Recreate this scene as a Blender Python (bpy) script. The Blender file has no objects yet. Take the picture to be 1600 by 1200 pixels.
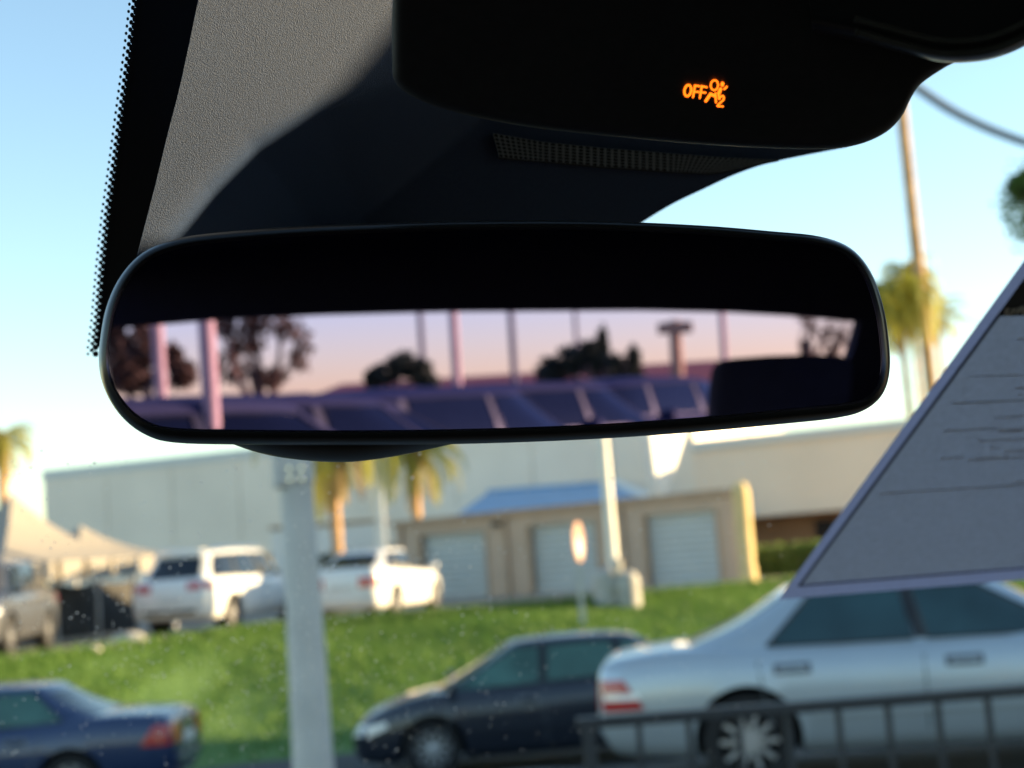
import bpy, bmesh, math, random
from mathutils import Vector, Matrix
from mathutils.bvhtree import BVHTree
random.seed(7)
R = math.radians
SC = bpy.context.scene
COL = SC.collection

# ------------------------------------------------------------------ camera
EYE = Vector((0, 0, 1.40))
FPX = 2391.0                                   # focal length in pixels of the 1600 px wide photograph
PITCH, ROLL = R(6.5), R(-4.3)
CM = Matrix.Rotation(R(90) + PITCH, 3, 'X') @ Matrix.Rotation(ROLL, 3, 'Z')
cam = bpy.data.objects.new('camera', bpy.data.cameras.new('camera')); COL.objects.link(cam)
cam.matrix_world = Matrix.Translation(EYE) @ CM.to_4x4()
cam.data.sensor_width = 36.0
cam.data.lens = 36.0 * FPX / 1600.0
cam.data.clip_start = 0.02; cam.data.clip_end = 3000
cam.data.dof.use_dof = True
cam.data.dof.focus_distance = 0.53
cam.data.dof.aperture_fstop = 13.0
SC.camera = cam

# ------------------------------------------------------------------ sky, sun, exposure
SUN_AZ, SUN_EL = R(82), R(8)
SUN = Vector((math.cos(SUN_EL) * math.sin(SUN_AZ), math.cos(SUN_EL) * math.cos(SUN_AZ), math.sin(SUN_EL)))
world = bpy.data.worlds.new('World'); SC.world = world; world.use_nodes = True
wn = world.node_tree.nodes
sky = wn.new('ShaderNodeTexSky'); sky.sky_type = 'NISHITA'; sky.sun_disc = False
sky.sun_elevation = SUN_EL; sky.sun_rotation = SUN_AZ
sky.air_density = 1.0; sky.dust_density = 0.08; sky.ozone_density = 2.5; sky.altitude = 0
world.node_tree.links.new(sky.outputs[0], wn['Background'].inputs[0])
wn['Background'].inputs[1].default_value = 0.15
sun = bpy.data.objects.new('sun', bpy.data.lights.new('sun', 'SUN')); COL.objects.link(sun)
sun.data.energy = 5.0; sun.data.angle = R(0.55); sun.data.color = (1.0, 0.80, 0.50)
sun.rotation_euler = SUN.to_track_quat('Z', 'Y').to_euler()
SC.view_settings.view_transform = 'Standard'; SC.view_settings.look = 'None'
SC.view_settings.gamma = 1.0; SC.view_settings.use_curve_mapping = False
SC.view_settings.exposure = 1.75
SC.view_settings.use_white_balance = True; SC.view_settings.white_balance_temperature = 7700; SC.view_settings.white_balance_tint = 10
SC.cycles.max_bounces = 8; SC.cycles.transparent_max_bounces = 24
SC.cycles.sample_clamp_indirect = 6
SC.cycles.use_denoising = True

# ------------------------------------------------------------------ helpers
def at(px, py, d):                              # point seen at a pixel, d metres along the camera axis
    return EYE + CM @ Vector(((px - 800) / FPX * d, (600 - py) / FPX * d, -d))
def ray(px, py):
    return (CM @ Vector(((px - 800) / FPX, (600 - py) / FPX, -1))).normalized()
def on_plane(px, py, p, n):
    r = ray(px, py); return EYE + r * ((p - EYE).dot(n) / r.dot(n))
def depth_of(p):
    return -(CM.transposed() @ (p - EYE)).z
def lerp(a, b, t): return a + (b - a) * t
def interp(tab, x):
    if x <= tab[0][0]: return tab[0][1]
    for (a, b), (c, d) in zip(tab, tab[1:]):
        if x <= c: return lerp(b, d, (x - a) / (c - a) if c > a else 0)
    return tab[-1][1]
def sinterp(tab, x):                            # smooth monotone-ish cubic
    n = len(tab)
    if x <= tab[0][0]: return tab[0][1]
    if x >= tab[-1][0]: return tab[-1][1]
    for i in range(n - 1):
        if x <= tab[i + 1][0]:
            x0, y0 = tab[i]; x1, y1 = tab[i + 1]; h = x1 - x0; t = (x - x0) / h
            def sl(k):
                if k == 0: return (tab[1][1] - tab[0][1]) / (tab[1][0] - tab[0][0])
                if k == n - 1: return (tab[-1][1] - tab[-2][1]) / (tab[-1][0] - tab[-2][0])
                a = (tab[k][1] - tab[k-1][1]) / (tab[k][0] - tab[k-1][0]); b = (tab[k+1][1] - tab[k][1]) / (tab[k+1][0] - tab[k][0])
                return 0 if a * b <= 0 else 2 * a * b / (a + b)
            m0, m1 = sl(i) * h, sl(i + 1) * h
            return (2*t**3-3*t**2+1)*y0 + (t**3-2*t**2+t)*m0 + (-2*t**3+3*t**2)*y1 + (t**3-t**2)*m1
def catmull(pts, n, closed=True):
    out = []; N = len(pts); P = [Vector(p) for p in pts]
    segs = N if closed else N - 1
    for i in range(segs):
        g = (lambda k: P[k % N]) if closed else (lambda k: P[max(0, min(N - 1, k))])
        p0, p1, p2, p3 = g(i-1), g(i), g(i+1), g(i+2)
        for k in range(n):
            t = k / n
            out.append(0.5 * ((2*p1) + (p2-p0)*t + (2*p0-5*p1+4*p2-p3)*t*t + (3*p1-p0-3*p2+p3)*t**3))
    if not closed: out.append(P[-1].copy())
    return out

def empty(name, loc=(0, 0, 0), rz=0.0, label=None, cat=None, group=None):
    o = bpy.data.objects.new(name, None); COL.objects.link(o)
    o.location = loc; o.rotation_euler = (0, 0, rz); o.empty_display_size = 0.1
    tag(o, label, cat, group); return o
def tag(o, label=None, cat=None, group=None, kind=None):
    if label: o['label'] = label
    if cat: o['category'] = cat
    if group: o['group'] = group
    if kind: o['kind'] = kind
    return o
def base_matrix(o):
    m = Matrix.LocRotScale(o.location, o.rotation_euler, o.scale)
    return m if o.parent is None else base_matrix(o.parent) @ m
def mk(name, verts, faces, mat, parent=None, smooth=True, local=False, angle=None):
    me = bpy.data.meshes.new(name)
    if parent is not None and not local:
        inv = base_matrix(parent).inverted(); verts = [inv @ Vector(v) for v in verts]
    me.from_pydata([tuple(v) for v in verts], [], faces)
    bm = bmesh.new(); bm.from_mesh(me); bmesh.ops.recalc_face_normals(bm, faces=bm.faces)
    if angle is not None:
        for e in bm.edges:
            if len(e.link_faces) == 2 and e.calc_face_angle(0) > angle: e.smooth = False
    bm.to_mesh(me); bm.free()
    if smooth: me.polygons.foreach_set('use_smooth', [True] * len(me.polygons))
    me.materials.append(mat)
    o = bpy.data.objects.new(name, me); COL.objects.link(o)
    if parent is not None: o.parent = parent
    return o
class MB:                                       # collects shapes into one mesh
    def __init__(s): s.v = []; s.f = []
    def add(s, v, f):
        k = len(s.v); s.v += [Vector(p) for p in v]; s.f += [tuple(i + k for i in q) for q in f]; return s
    def box(s, c, d, rz=0.0, bev=0.0):
        x, y, z = d[0]/2, d[1]/2, d[2]/2; m = Matrix.Rotation(rz, 3, 'Z'); c = Vector(c)
        if bev <= 0:
            vs = [c + m @ Vector((a*x, b*y, e*z)) for e in (-1, 1) for b in (-1, 1) for a in (-1, 1)]
            return s.add(vs, [(0,2,3,1),(4,5,7,6),(0,1,5,4),(2,6,7,3),(0,4,6,2),(1,3,7,5)])
        bm = bmesh.new(); bmesh.ops.create_cube(bm, size=1)
        for v in bm.verts: v.co = Vector((v.co.x*d[0], v.co.y*d[1], v.co.z*d[2]))
        bmesh.ops.bevel(bm, geom=list(bm.edges), offset=bev, segments=2, affect='EDGES', profile=0.5)
        bm.verts.index_update()
        s.add([c + m @ v.co for v in bm.verts], [[v.index for v in f.verts] for f in bm.faces]); bm.free(); return s
    def tube(s, pts, rad, seg=10, cap=True):
        pts = [Vector(p) for p in pts]; rr = rad if isinstance(rad, (list, tuple)) else [rad] * len(pts)
        vs = []; fs = []
        for i, p in enumerate(pts):
            t = (pts[min(i+1, len(pts)-1)] - pts[max(i-1, 0)]).normalized()
            a = t.cross(Vector((0, 0, 1)))
            if a.length < 1e-3: a = t.cross(Vector((0, 1, 0)))
            a.normalize(); b = t.cross(a)
            vs += [p + (a*math.cos(2*math.pi*k/seg) + b*math.sin(2*math.pi*k/seg)) * rr[i] for k in range(seg)]
        for i in range(len(pts) - 1):
            for k in range(seg):
                fs.append((i*seg+k, i*seg+(k+1) % seg, (i+1)*seg+(k+1) % seg, (i+1)*seg+k))
        if cap: fs.append(tuple(range(seg))); fs.append(tuple(range((len(pts)-1)*seg, len(pts)*seg)))
        return s.add(vs, fs)
    def lathe(s, c, prof, seg=24, axis='Z', cap=True):
        vs = []; fs = []; n = len(prof); c = Vector(c)
        for r, h in prof:
            for k in range(seg):
                a = 2*math.pi*k/seg
                q = Vector((r*math.cos(a), r*math.sin(a), h))
                if axis == 'Y': q = Vector((q.x, q.z, q.y))
                vs.append(c + q)
        for i in range(n - 1):
            for k in range(seg): fs.append((i*seg+k, i*seg+(k+1) % seg, (i+1)*seg+(k+1) % seg, (i+1)*seg+k))
        if cap: fs.append(tuple(range(seg))); fs.append(tuple(range((n-1)*seg, n*seg)))
        return s.add(vs, fs)
    def grid(s, fn, nu, nv):
        vs = [fn(i/nu, j/nv) for j in range(nv+1) for i in range(nu+1)]; w = nu+1
        return s.add(vs, [(j*w+i, j*w+i+1, (j+1)*w+i+1, (j+1)*w+i) for j in range(nv) for i in range(nu)])
    def obj(s, name, mat, parent=None, smooth=False, local=False, angle=R(35)):
        return mk(name, s.v, s.f, mat, parent, smooth, local, angle if smooth else None)

# ------------------------------------------------------------------ materials
def mat(name, col, rough=0.6, metal=0.0, var=0.12, scale=6.0, bump=0.0, bscale=80.0, coat=0.0, spec=0.5, col2=None, coord='Object', emit=None, estr=0.0, trans=0.0, detail=6):
    m = bpy.data.materials.new(name); m.use_nodes = True; nt = m.node_tree; N = nt.nodes; L = nt.links
    b = N['Principled BSDF']
    b.inputs['Roughness'].default_value = rough; b.inputs['Metallic'].default_value = metal
    b.inputs['Specular IOR Level'].default_value = spec; b.inputs['Coat Weight'].default_value = coat; b.inputs['Coat Roughness'].default_value = 0.05
    tc = N.new('ShaderNodeTexCoord')
    nz = N.new('ShaderNodeTexNoise'); nz.inputs['Scale'].default_value = scale; nz.inputs['Detail'].default_value = detail
    L.new(tc.outputs[coord], nz.inputs['Vector'])
    rp = N.new('ShaderNodeValToRGB'); rp.color_ramp.elements[0].position = 0.3; rp.color_ramp.elements[1].position = 0.7
    c2 = col2 if col2 else tuple(min(1, c*(1+var)) for c in col)
    c1 = tuple(c*(1-var) for c in col) if not col2 else col
    rp.color_ramp.elements[0].color = (*c1, 1); rp.color_ramp.elements[1].color = (*c2, 1)
    L.new(nz.outputs['Fac'], rp.inputs['Fac']); L.new(rp.outputs['Color'], b.inputs['Base Color'])
    if bump > 0:
        n2 = N.new('ShaderNodeTexNoise'); n2.inputs['Scale'].default_value = bscale; n2.inputs['Detail'].default_value = 3
        L.new(tc.outputs[coord], n2.inputs['Vector'])
        bp = N.new('ShaderNodeBump'); bp.inputs['Strength'].default_value = bump; bp.inputs['Distance'].default_value = 0.01 if bscale < 300 else 0.0006
        L.new(n2.outputs['Fac'], bp.inputs['Height']); L.new(bp.outputs['Normal'], b.inputs['Normal'])
    if emit:
        b.inputs['Emission Color'].default_value = (*emit, 1); b.inputs['Emission Strength'].default_value = estr
    if trans > 0:
        out = N['Material Output']; t = N.new('ShaderNodeBsdfTranslucent'); mx = N.new('ShaderNodeMixShader'); mx.inputs[0].default_value = trans
        L.new(rp.outputs['Color'], t.inputs['Color']); L.new(b.outputs[0], mx.inputs[1]); L.new(t.outputs[0], mx.inputs[2]); L.new(mx.outputs[0], out.inputs['Surface'])
    return m
def clear_glass(name):
    m = bpy.data.materials.new(name); m.use_nodes = True; nt = m.node_tree; nt.nodes.clear()
    o = nt.nodes.new('ShaderNodeOutputMaterial'); t = nt.nodes.new('ShaderNodeBsdfTransparent'); t.inputs[0].default_value = (1, 1, 1, 1)
    nt.links.new(t.outputs[0], o.inputs['Surface']); return m
def mirror_mat(name, col):
    m = bpy.data.materials.new(name); m.use_nodes = True; b = m.node_tree.nodes['Principled BSDF']
    b.inputs['Base Color'].default_value = (*col, 1); b.inputs['Metallic'].default_value = 1; b.inputs['Roughness'].default_value = 0.0
    return m
M = {}
M['asphalt'] = mat('asphalt', (0.05, 0.05, 0.052), 0.9, var=0.3, scale=0.8, bump=0.4, bscale=60)
M['concrete_lot'] = mat('concrete_lot', (0.24, 0.22, 0.19), 0.9, var=0.2, scale=0.5, bump=0.3, bscale=40)
M['grass'] = mat('grass', (0.085, 0.18, 0.035), 0.9, var=0, col2=(0.10, 0.195, 0.038), scale=0.35, bump=0.3, bscale=25)
M['blade'] = mat('grass_blade', (0.088, 0.195, 0.035), 0.7, col2=(0.12, 0.225, 0.045), scale=0.6, trans=0.35)
M['cover'] = mat('grained_plastic', (0.017, 0.038, 0.094), 0.62, var=0.22, scale=1500, bump=0.55, bscale=2600, spec=0.3, detail=2)
M['black_plastic'] = mat('black_plastic', (0.012, 0.013, 0.016), 0.55, var=0.15, scale=300, bump=0.15, bscale=1200, spec=0.25)
M['gloss_black'] = mat('gloss_black', (0.008, 0.009, 0.011), 0.28, var=0.1, scale=60, spec=0.4)
M['housing'] = mat('mirror_housing_plastic', (0.016, 0.018, 0.02), 0.36, var=0.15, scale=200, bump=0.08, bscale=1500, spec=0.4)
M['fabric'] = mat('dark_cabin_fabric', (0.012, 0.013, 0.018), 0.95, var=0.2, scale=60, bump=0.2, bscale=500)
M['frit'] = mat('ceramic_frit', (0.006, 0.006, 0.007), 0.5, var=0.1, scale=50)
M['clear'] = clear_glass('clear_glass')
M['mirror'] = mirror_mat('dimming_mirror_glass', (0.41, 0.36, 0.74))
M['amber'] = mat('amber_light', (0.3, 0.08, 0.01), 0.5, emit=(1.0, 0.17, 0.015), estr=0.85, var=0.05)
M['paper'] = mat('sticker_paper', (0.44, 0.49, 0.62), 0.75, var=0.05, scale=300, trans=0.75)
M['paper_grey'] = mat('sticker_print_grey', (0.42, 0.465, 0.53), 0.8, var=0.07, scale=260, trans=0.75)
M['grille'] = mat('grey_grille_plastic', (0.12, 0.15, 0.19), 0.45, var=0.1, scale=200)
M['ink'] = mat('dark_ink', (0.012, 0.02, 0.03), 0.7, var=0.2, scale=40)
M['ink_soft'] = mat('faded_ink', (0.66, 0.72, 0.84), 0.8, var=0.25, scale=90, trans=0.3)
M['letter'] = mat('pale_letters', (0.62, 0.64, 0.64), 0.8, var=0.1, scale=40, trans=0.4)
M['dust'] = mat('dust', (0.8, 0.8, 0.76), 0.9, var=0.1, trans=0.5)
M['galv'] = mat('galvanised_steel', (0.50, 0.49, 0.47), 0.65, metal=0.0, var=0.14, scale=3, bump=0.15, bscale=30)
M['white_pole'] = mat('pale_painted_metal', (0.72, 0.70, 0.64), 0.55, var=0.08, scale=2)
M['wood_pole'] = mat('weathered_wood', (0.48, 0.29, 0.15), 0.9, var=0.25, scale=4, bump=0.4, bscale=20)
M['wire'] = mat('cable_rubber', (0.16, 0.18, 0.20), 0.7)
M['rail'] = mat('dark_rail_paint', (0.022, 0.027, 0.034), 0.45, var=0.15, scale=5)
M['ware_grey'] = mat('grey_tiltup_panel', (0.84, 0.73, 0.61), 0.9, var=0.07, scale=0.4)
M['ware_beige'] = mat('beige_tiltup_panel', (0.86, 0.69, 0.54), 0.9, var=0.05, scale=0.35)
M['coping'] = mat('pale_coping', (0.62, 0.64, 0.62), 0.7, var=0.05)
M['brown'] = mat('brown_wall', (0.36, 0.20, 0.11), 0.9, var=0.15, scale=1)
M['tan'] = mat('tan_stucco', (0.52, 0.39, 0.30), 0.95, var=0.07, scale=2, bump=0.2, bscale=30)
M['tan_trim'] = mat('tan_coping', (0.42, 0.29, 0.20), 0.85, var=0.15, scale=3)
M['roll'] = mat('roller_door_blue_grey', (0.46, 0.50, 0.50), 0.5, var=0.05, scale=2)
M['blue_roof'] = mat('blue_metal_roof', (0.24, 0.40, 0.58), 0.45, var=0.06, scale=2)
M['white'] = mat('white_paint', (0.78, 0.77, 0.74), 0.5, var=0.03, scale=2)
M['yellow_stucco'] = mat('yellow_stucco', (0.66, 0.50, 0.24), 0.9, var=0.1, scale=3)
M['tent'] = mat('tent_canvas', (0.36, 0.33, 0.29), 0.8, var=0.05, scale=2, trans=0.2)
M['screen'] = mat('dark_fence_screen', (0.045, 0.045, 0.045), 0.9, var=0.3, scale=2)
M['con'] = mat('concrete', (0.40, 0.39, 0.36), 0.9, var=0.15, scale=4, bump=0.3, bscale=30)
M['sign_face'] = mat('orange_sign_sheeting', (0.62, 0.30, 0.20), 0.5, var=0.08, scale=4)
M['bark'] = mat('bark', (0.22, 0.14, 0.085), 0.95, var=0.3, scale=8, bump=0.6, bscale=25)
M['palm_bark'] = mat('palm_bark', (0.50, 0.30, 0.16), 0.95, var=0.25, scale=6, bump=0.6, bscale=18)
M['palm_leaf'] = mat('palm_leaf', (0.24, 0.25, 0.03), 0.6, col2=(0.46, 0.41, 0.07), scale=1.5, trans=0.5)
M['palm_dry'] = mat('dry_palm_leaf', (0.30, 0.22, 0.10), 0.8, var=0.2, scale=2, trans=0.3)
M['leaf'] = mat('leaf_green', (0.06, 0.13, 0.025), 0.6, col2=(0.12, 0.20, 0.04), scale=2, trans=0.4)
M['leaf_dark'] = mat('leaf_dark', (0.03, 0.045, 0.022), 0.7, col2=(0.06, 0.075, 0.03), scale=2, trans=0.25)
M['leaf_brown'] = mat('leaf_autumn', (0.10, 0.055, 0.03), 0.8, col2=(0.17, 0.10, 0.05), scale=2, trans=0.3)
M['tyre'] = mat('tyre_rubber', (0.014, 0.014, 0.015), 0.85, var=0.2, scale=20)
M['alloy'] = mat('alloy_rim', (0.55, 0.55, 0.56), 0.35, metal=0.8, var=0.06)
M['well'] = mat('wheel_well', (0.01, 0.01, 0.011), 0.9)
M['trim'] = mat('black_trim', (0.015, 0.016, 0.018), 0.4)
M['seam'] = mat('panel_seam', (0.09, 0.10, 0.11), 0.8)
M['chrome'] = mat('chrome', (0.7, 0.7, 0.7), 0.15, metal=1.0)
M['red_lens'] = mat('red_lamp_lens', (0.50, 0.02, 0.02), 0.2, var=0.15, scale=20, coat=0.6)
M['clear_lens'] = mat('pale_lamp_lens', (0.72, 0.72, 0.74), 0.12, var=0.1, scale=20, coat=0.6)
M['glass_teal'] = mat('tinted_glass_teal', (0.018, 0.055, 0.065), 0.06, var=0.35, scale=1.5, spec=0.6)
M['glass_dark'] = mat('tinted_glass_dark', (0.010, 0.013, 0.018), 0.05, var=0.3, scale=1.5, spec=0.6)
M['glass_pale'] = mat('side_glass_green', (0.05, 0.13, 0.11), 0.06, var=0.5, scale=1.3, spec=0.6)
M['plate'] = mat('number_plate', (0.6, 0.6, 0.58), 0.5)
def paint(name, col, metal=0.35, rough=0.38):
    return mat(name, col, rough, metal=metal, var=0.04, scale=1.2, coat=0.8)
M['p_silver'] = paint('silver_paint', (0.43, 0.49, 0.53), 0.45, 0.36)
M['p_white'] = paint('white_car_paint', (0.74, 0.74, 0.72), 0.0, 0.4)
M['p_black'] = paint('black_car_paint', (0.014, 0.019, 0.03), 0.1, 0.3)
M['p_blue'] = paint('navy_car_paint', (0.016, 0.040, 0.105), 0.2, 0.32)
M['p_grey'] = paint('grey_car_paint', (0.085, 0.09, 0.10), 0.3, 0.4)
M['p_navy'] = mat('dark_car_paint', (0.028, 0.032, 0.062), 0.6, var=0.05, spec=0.12)
M['glass_tint'] = mat('deep_tinted_glass', (0.004, 0.006, 0.013), 0.10, var=0.2, spec=0.2)
M['sunlit_pole'] = mat('sun_warmed_pole', (0.58, 0.38, 0.30), 0.7, var=0.06)  # pink sunlight on these poles is put into the base colour
M['dull_pole'] = mat('dull_grey_pole', (0.17, 0.16, 0.16), 0.8, var=0.1)

# ================================================================== THE SETTING
CREST = [(-60, 21.5), (-12, 22.0), (-8.6, 22.8), (-6.6, 27.0), (-4.5, 30.3), (-1.4, 31.0), (2.8, 33.0), (6.0, 35.0), (14, 39), (60, 52)]
UP = 0.38
def crest(x): return sinterp(CREST, x)
def toe(x): return max(crest(x) - 10.0, 17.6)
ROADZ = [(-400, 0), (4.6, 0), (7.6, -0.32), (12.8, -0.32), (15.0, -1.0), (17.5, -1.0)]
def gz(x, y):
    c, t = crest(x), toe(x)
    if y <= t: return sinterp(ROADZ, y)
    if y >= c: return UP
    s = (y - t) / (c - t); s2 = s*s*(3-2*s)*0.45 + s*0.55
    return lerp(-1.0, UP, s2) + 0.05*math.sin(x*1.1+y*0.7)*math.sin(s*math.pi)
XS = [-900, -400, -200, -100, -60] + [-40 + 1.25*i for i in range(65)] + [60, 100, 200, 400, 900]
def strip(name, y0, y1, n, m, power=1.0):
    w = len(XS); v = []; f = []
    for j in range(n + 1):
        t = (j / n) ** power
        for x in XS:
            y = lerp(y0(x), y1(x), t); v.append((x, y, gz(x, y + (1e-6 if j == n and y0 is toe else 0))))
    for j in range(n):
        for i in range(w - 1): f.append((j*w+i, j*w+i+1, (j+1)*w+i+1, (j+1)*w+i))
    return tag(mk(name, v, f, m), kind='structure')
strip('parking_lot', lambda x: -500.0, lambda x: -12.0, 3, M['asphalt'])
strip('driveway', lambda x: -12.0, toe, 40, M['asphalt'])
strip('grass_bank', toe, crest, 18, M['grass'])
strip('upper_lot', crest, lambda x: 900.0, 12, M['concrete_lot'], 3.0)

# kerb along the crest at the left where the bank meets the upper lot
v = []; f = []
kx = [-30 + 0.6*i for i in range(60)]
for x in kx:
    c = crest(x); v += [(x, c+0.02, UP-0.1), (x, c+0.02, UP+0.10), (x, c+0.17, UP+0.10), (x, c+0.17, UP-0.1)]
for i in range(len(kx)-1):
    for k in range(3): f.append((i*4+k, i*4+k+1, (i+1)*4+k+1, (i+1)*4+k))
tag(mk('kerb', v, f, M['con'], smooth=False), kind='structure')

# grass blades
v = []; f = []
rg = random.Random(3)
while len(f) < 70000:
    x = rg.uniform(-13, 13)
    c, t = crest(x), toe(x)
    s = rg.random() ** 0.6 if rg.random() < 0.86 else rg.uniform(0.93, 1.0)
    y = lerp(t, c + 0.0, s)
    if abs(x) > 0.37*y + 1: continue
    z = gz(x, y); a = rg.uniform(0, 6.28); h = rg.uniform(0.05, 0.13) * (1.9 if s > 0.95 else 1); w = rg.uniform(0.012, 0.03)
    k = len(v); dx, dy = math.cos(a)*w, math.sin(a)*w
    v += [(x-dx, y-dy, z), (x+dx, y+dy, z), (x+rg.uniform(-.06, .06), y+rg.uniform(-.06, .06), z+h)]; f.append((k, k+1, k+2))
tag(mk('grass', v, f, M['blade'], smooth=False), 'short green grass covering the sloping bank', 'grass', kind='stuff')

# ------------------------------------------------------------------ building shells
def prism(mb, foot, z0, z1):
    n = len(foot); v = [(p[0], p[1], z0) for p in foot] + [(p[0], p[1], z1) for p in foot]
    mb.add(v, [tuple(range(n))[::-1], tuple(range(n, 2*n))] + [(i, (i+1) % n, n+(i+1) % n, n+i) for i in range(n)]); return mb
def V2(p): return Vector((p.x, p.y))
def wall_prism(mb, a, b, n, t0, t1, z0, z1, out=0.0, back=0.3):
    """a box along the line a-b between fractions t0,t1, standing 'out' proud of it (towards n) and 'back' behind it"""
    p, q = a.lerp(b, t0), a.lerp(b, t1)
    return prism(mb, [p + n*out, q + n*out, q - n*back, p - n*back], z0, z1)

# warehouse, grey
wa, wb = V2(at(68, 735, 60.0)), V2(at(1081, 640, 51.4))
wn_ = Vector(((wb-wa).y, -(wb-wa).x)).normalized()
if wn_.y > 0: wn_ = -wn_
wtop = at(70, 735, 60.0).z
wh = empty('warehouse', (wa.x, wa.y, UP), label='long pale grey warehouse with plain panel walls behind the parked cars', cat='warehouse')
mb = MB(); prism(mb, [wa, wb, wb - wn_*26, wa - wn_*26], UP-0.2, wtop-0.35); mb.obj('wall', M['ware_grey'], wh)
mb = MB(); wall_prism(mb, wa, wb, wn_, -0.002, 1.0, wtop-0.35, wtop, 0.06, 26.0); mb.obj('coping', M['coping'], wh)
NP = 9
for i in range(NP):
    mb = MB(); wall_prism(mb, wa, wb, wn_, i/NP+0.0008, (i+1)/NP-0.0008, UP, wtop-0.4, 0.05, -0.005); mb.obj('wall_panel', M['ware_grey'], wh)
mb = MB(); wall_prism(mb, wa, wb, wn_, 0.36, 0.64, 2.05, 2.25, 0.5, -0.05); mb.obj('canopy', M['tan_trim'], wh)

# beige hall to the right with the shaded brown undercroft
ba, bb = V2(at(1081, 690, 51.2)), V2(at(1720, 640, 45.5))
bn = Vector(((bb-ba).y, -(bb-ba).x)).normalized(); bn = bn if bn.y < 0 else -bn
btop = at(1081, 690, 51.2).z; bsof = at(1200, 806, 50.0).z
bh = empty('beige_hall', (ba.x, ba.y, UP), label='beige flat-roofed hall with brown recessed ground floor behind the right of the mirror', cat='building')
mb = MB(); prism(mb, [ba, bb, bb - bn*20, ba - bn*20], bsof, btop-0.3); mb.obj('upper_wall', M['ware_beige'], bh)
mb = MB(); wall_prism(mb, ba, bb, bn, 0.0, 1.0, btop-0.3, btop, 0.12, 20); mb.obj('coping', M['coping'], bh)
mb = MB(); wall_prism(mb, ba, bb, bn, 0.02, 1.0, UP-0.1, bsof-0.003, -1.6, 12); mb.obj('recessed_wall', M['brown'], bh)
mb = MB(); wall_prism(mb, ba, bb, bn, 0.27, 0.33, UP+0.9, bsof-0.25, -1.55, 1.6); mb.obj('window', M['glass_dark'], bh)
mb = MB(); wall_prism(mb, ba, bb, bn, 0.50, 0.56, UP+0.9, bsof-0.25, -1.55, 1.6); mb.obj('window', M['glass_dark'], bh)

# tan storage block with three roller doors
ta, tb = V2(at(617, 815, 45.0)), V2(at(1150, 762, 38.2))
tn = Vector(((tb-ta).y, -(tb-ta).x)).normalized(); tn = tn if tn.y < 0 else -tn
ttop = at(617, 815, 45.0).z
sight = tb.normalized(); tdir = Matrix.Rotation(R(-1.0), 2) @ sight
ts = empty('storage_block', (ta.x, ta.y, UP), label='tan stucco storage block with three blue-grey roller doors', cat='storage building')
TL = (tb-ta).length
def tfrac(px):
    r = ray(px, 860); d = Vector((r.x, r.y)); e = tb - ta      # where the view ray crosses the facade line
    det = d.x*(-e.y) + e.x*d.y
    s = (ta.x*(-e.y) + e.x*ta.y) / det
    return ((d*s) - ta).dot(e) / e.length_squared
doors = [(655, 762), (826, 936), (1008, 1126)]
edges = [0.0] + [tfrac(x) for d in doors for x in d] + [1.0]
dz1 = at(1065, 800, 39.3).z
mb = MB()
for i in range(0, len(edges), 2): wall_prism(mb, ta, tb, tn, edges[i], edges[i+1], UP-0.1, dz1, 0, 0.4)
wall_prism(mb, ta, tb, tn, 0.0, 1.0, dz1, ttop-0.16, 0, 0.4)
mb.obj('front_wall', M['tan'], ts)
mb = MB(); p, q = ta - tn*0.4, tb - tn*0.4
prism(mb, [p, q, q + tdir*5, p + tdir*5], UP-0.1, ttop-0.165); mb.obj('rear_wall', M['tan'], ts)
mb = MB(); wall_prism(mb, ta, tb, tn, -0.004, 1.0, ttop-0.16, ttop, 0.10, 0.5); mb.obj('coping', M['tan_trim'], ts)
for i in range(3):
    t0, t1 = edges[1+2*i], edges[2+2*i]
    mb = MB(); N = 44
    def fn(a, b):
        j = round(b*N); p = ta.lerp(tb, lerp(t0, t1, a)) - tn*(0.16 + (0.02 if j % 4 in (1, 2) else 0))
        return Vector((p.x, p.y, lerp(UP, dz1+0.02, b)))
    mb.grid(fn, 1, N); d = mb.obj('roller_door', M['roll'], ts)
    mb = MB(); wall_prism(mb, ta, tb, tn, t0+0.001, t1-0.001, UP, UP+0.09, -0.11, 0.15); mb.obj('bottom_rail', M['galv'], d)
    for (u0, u1) in ((t0, t0+0.006), (t1-0.006, t1)):
        mb = MB(); wall_prism(mb, ta, tb, tn, u0, u1, UP, dz1, 0.03, 0.155); mb.obj('door_frame', M['tan_trim'], d)

for t_ in (0.02, 0.36, 0.70):                    # downpipes and wall lamps of the storage block
    p = ta.lerp(tb, t_) + tn*0.05; mb = MB(); mb.tube([(p.x, p.y, UP), (p.x, p.y, ttop-0.2)], 0.045, 8); mb.obj('downpipe', M['tan_trim'], ts)
for t_ in (0.335, 0.665):
    p = ta.lerp(tb, t_) + tn*0.08; mb = MB(); mb.box((p.x, p.y, dz1+0.12), (0.28, 0.16, 0.14), 0, 0.02); mb.obj('wall_lamp', M['trim'], ts)
# bright end pillar that catches the sun
pc = V2(at(1163, 830, 37.6))
mb = MB(); prof = [(0.22, UP-0.1), (0.22, UP+0.35), (0.19, UP+0.4), (0.21, 2.45), (0.21, 2.62), (0.17, 2.78), (0.08, 2.86), (0.01, 2.87)]
mb.lathe((pc.x, pc.y, 0), prof, 20)
tag(mb.obj('gate_pillar', M['yellow_stucco'], smooth=True), 'sunlit yellow round pillar at the right end of the tan storage block', 'pillar')

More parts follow.
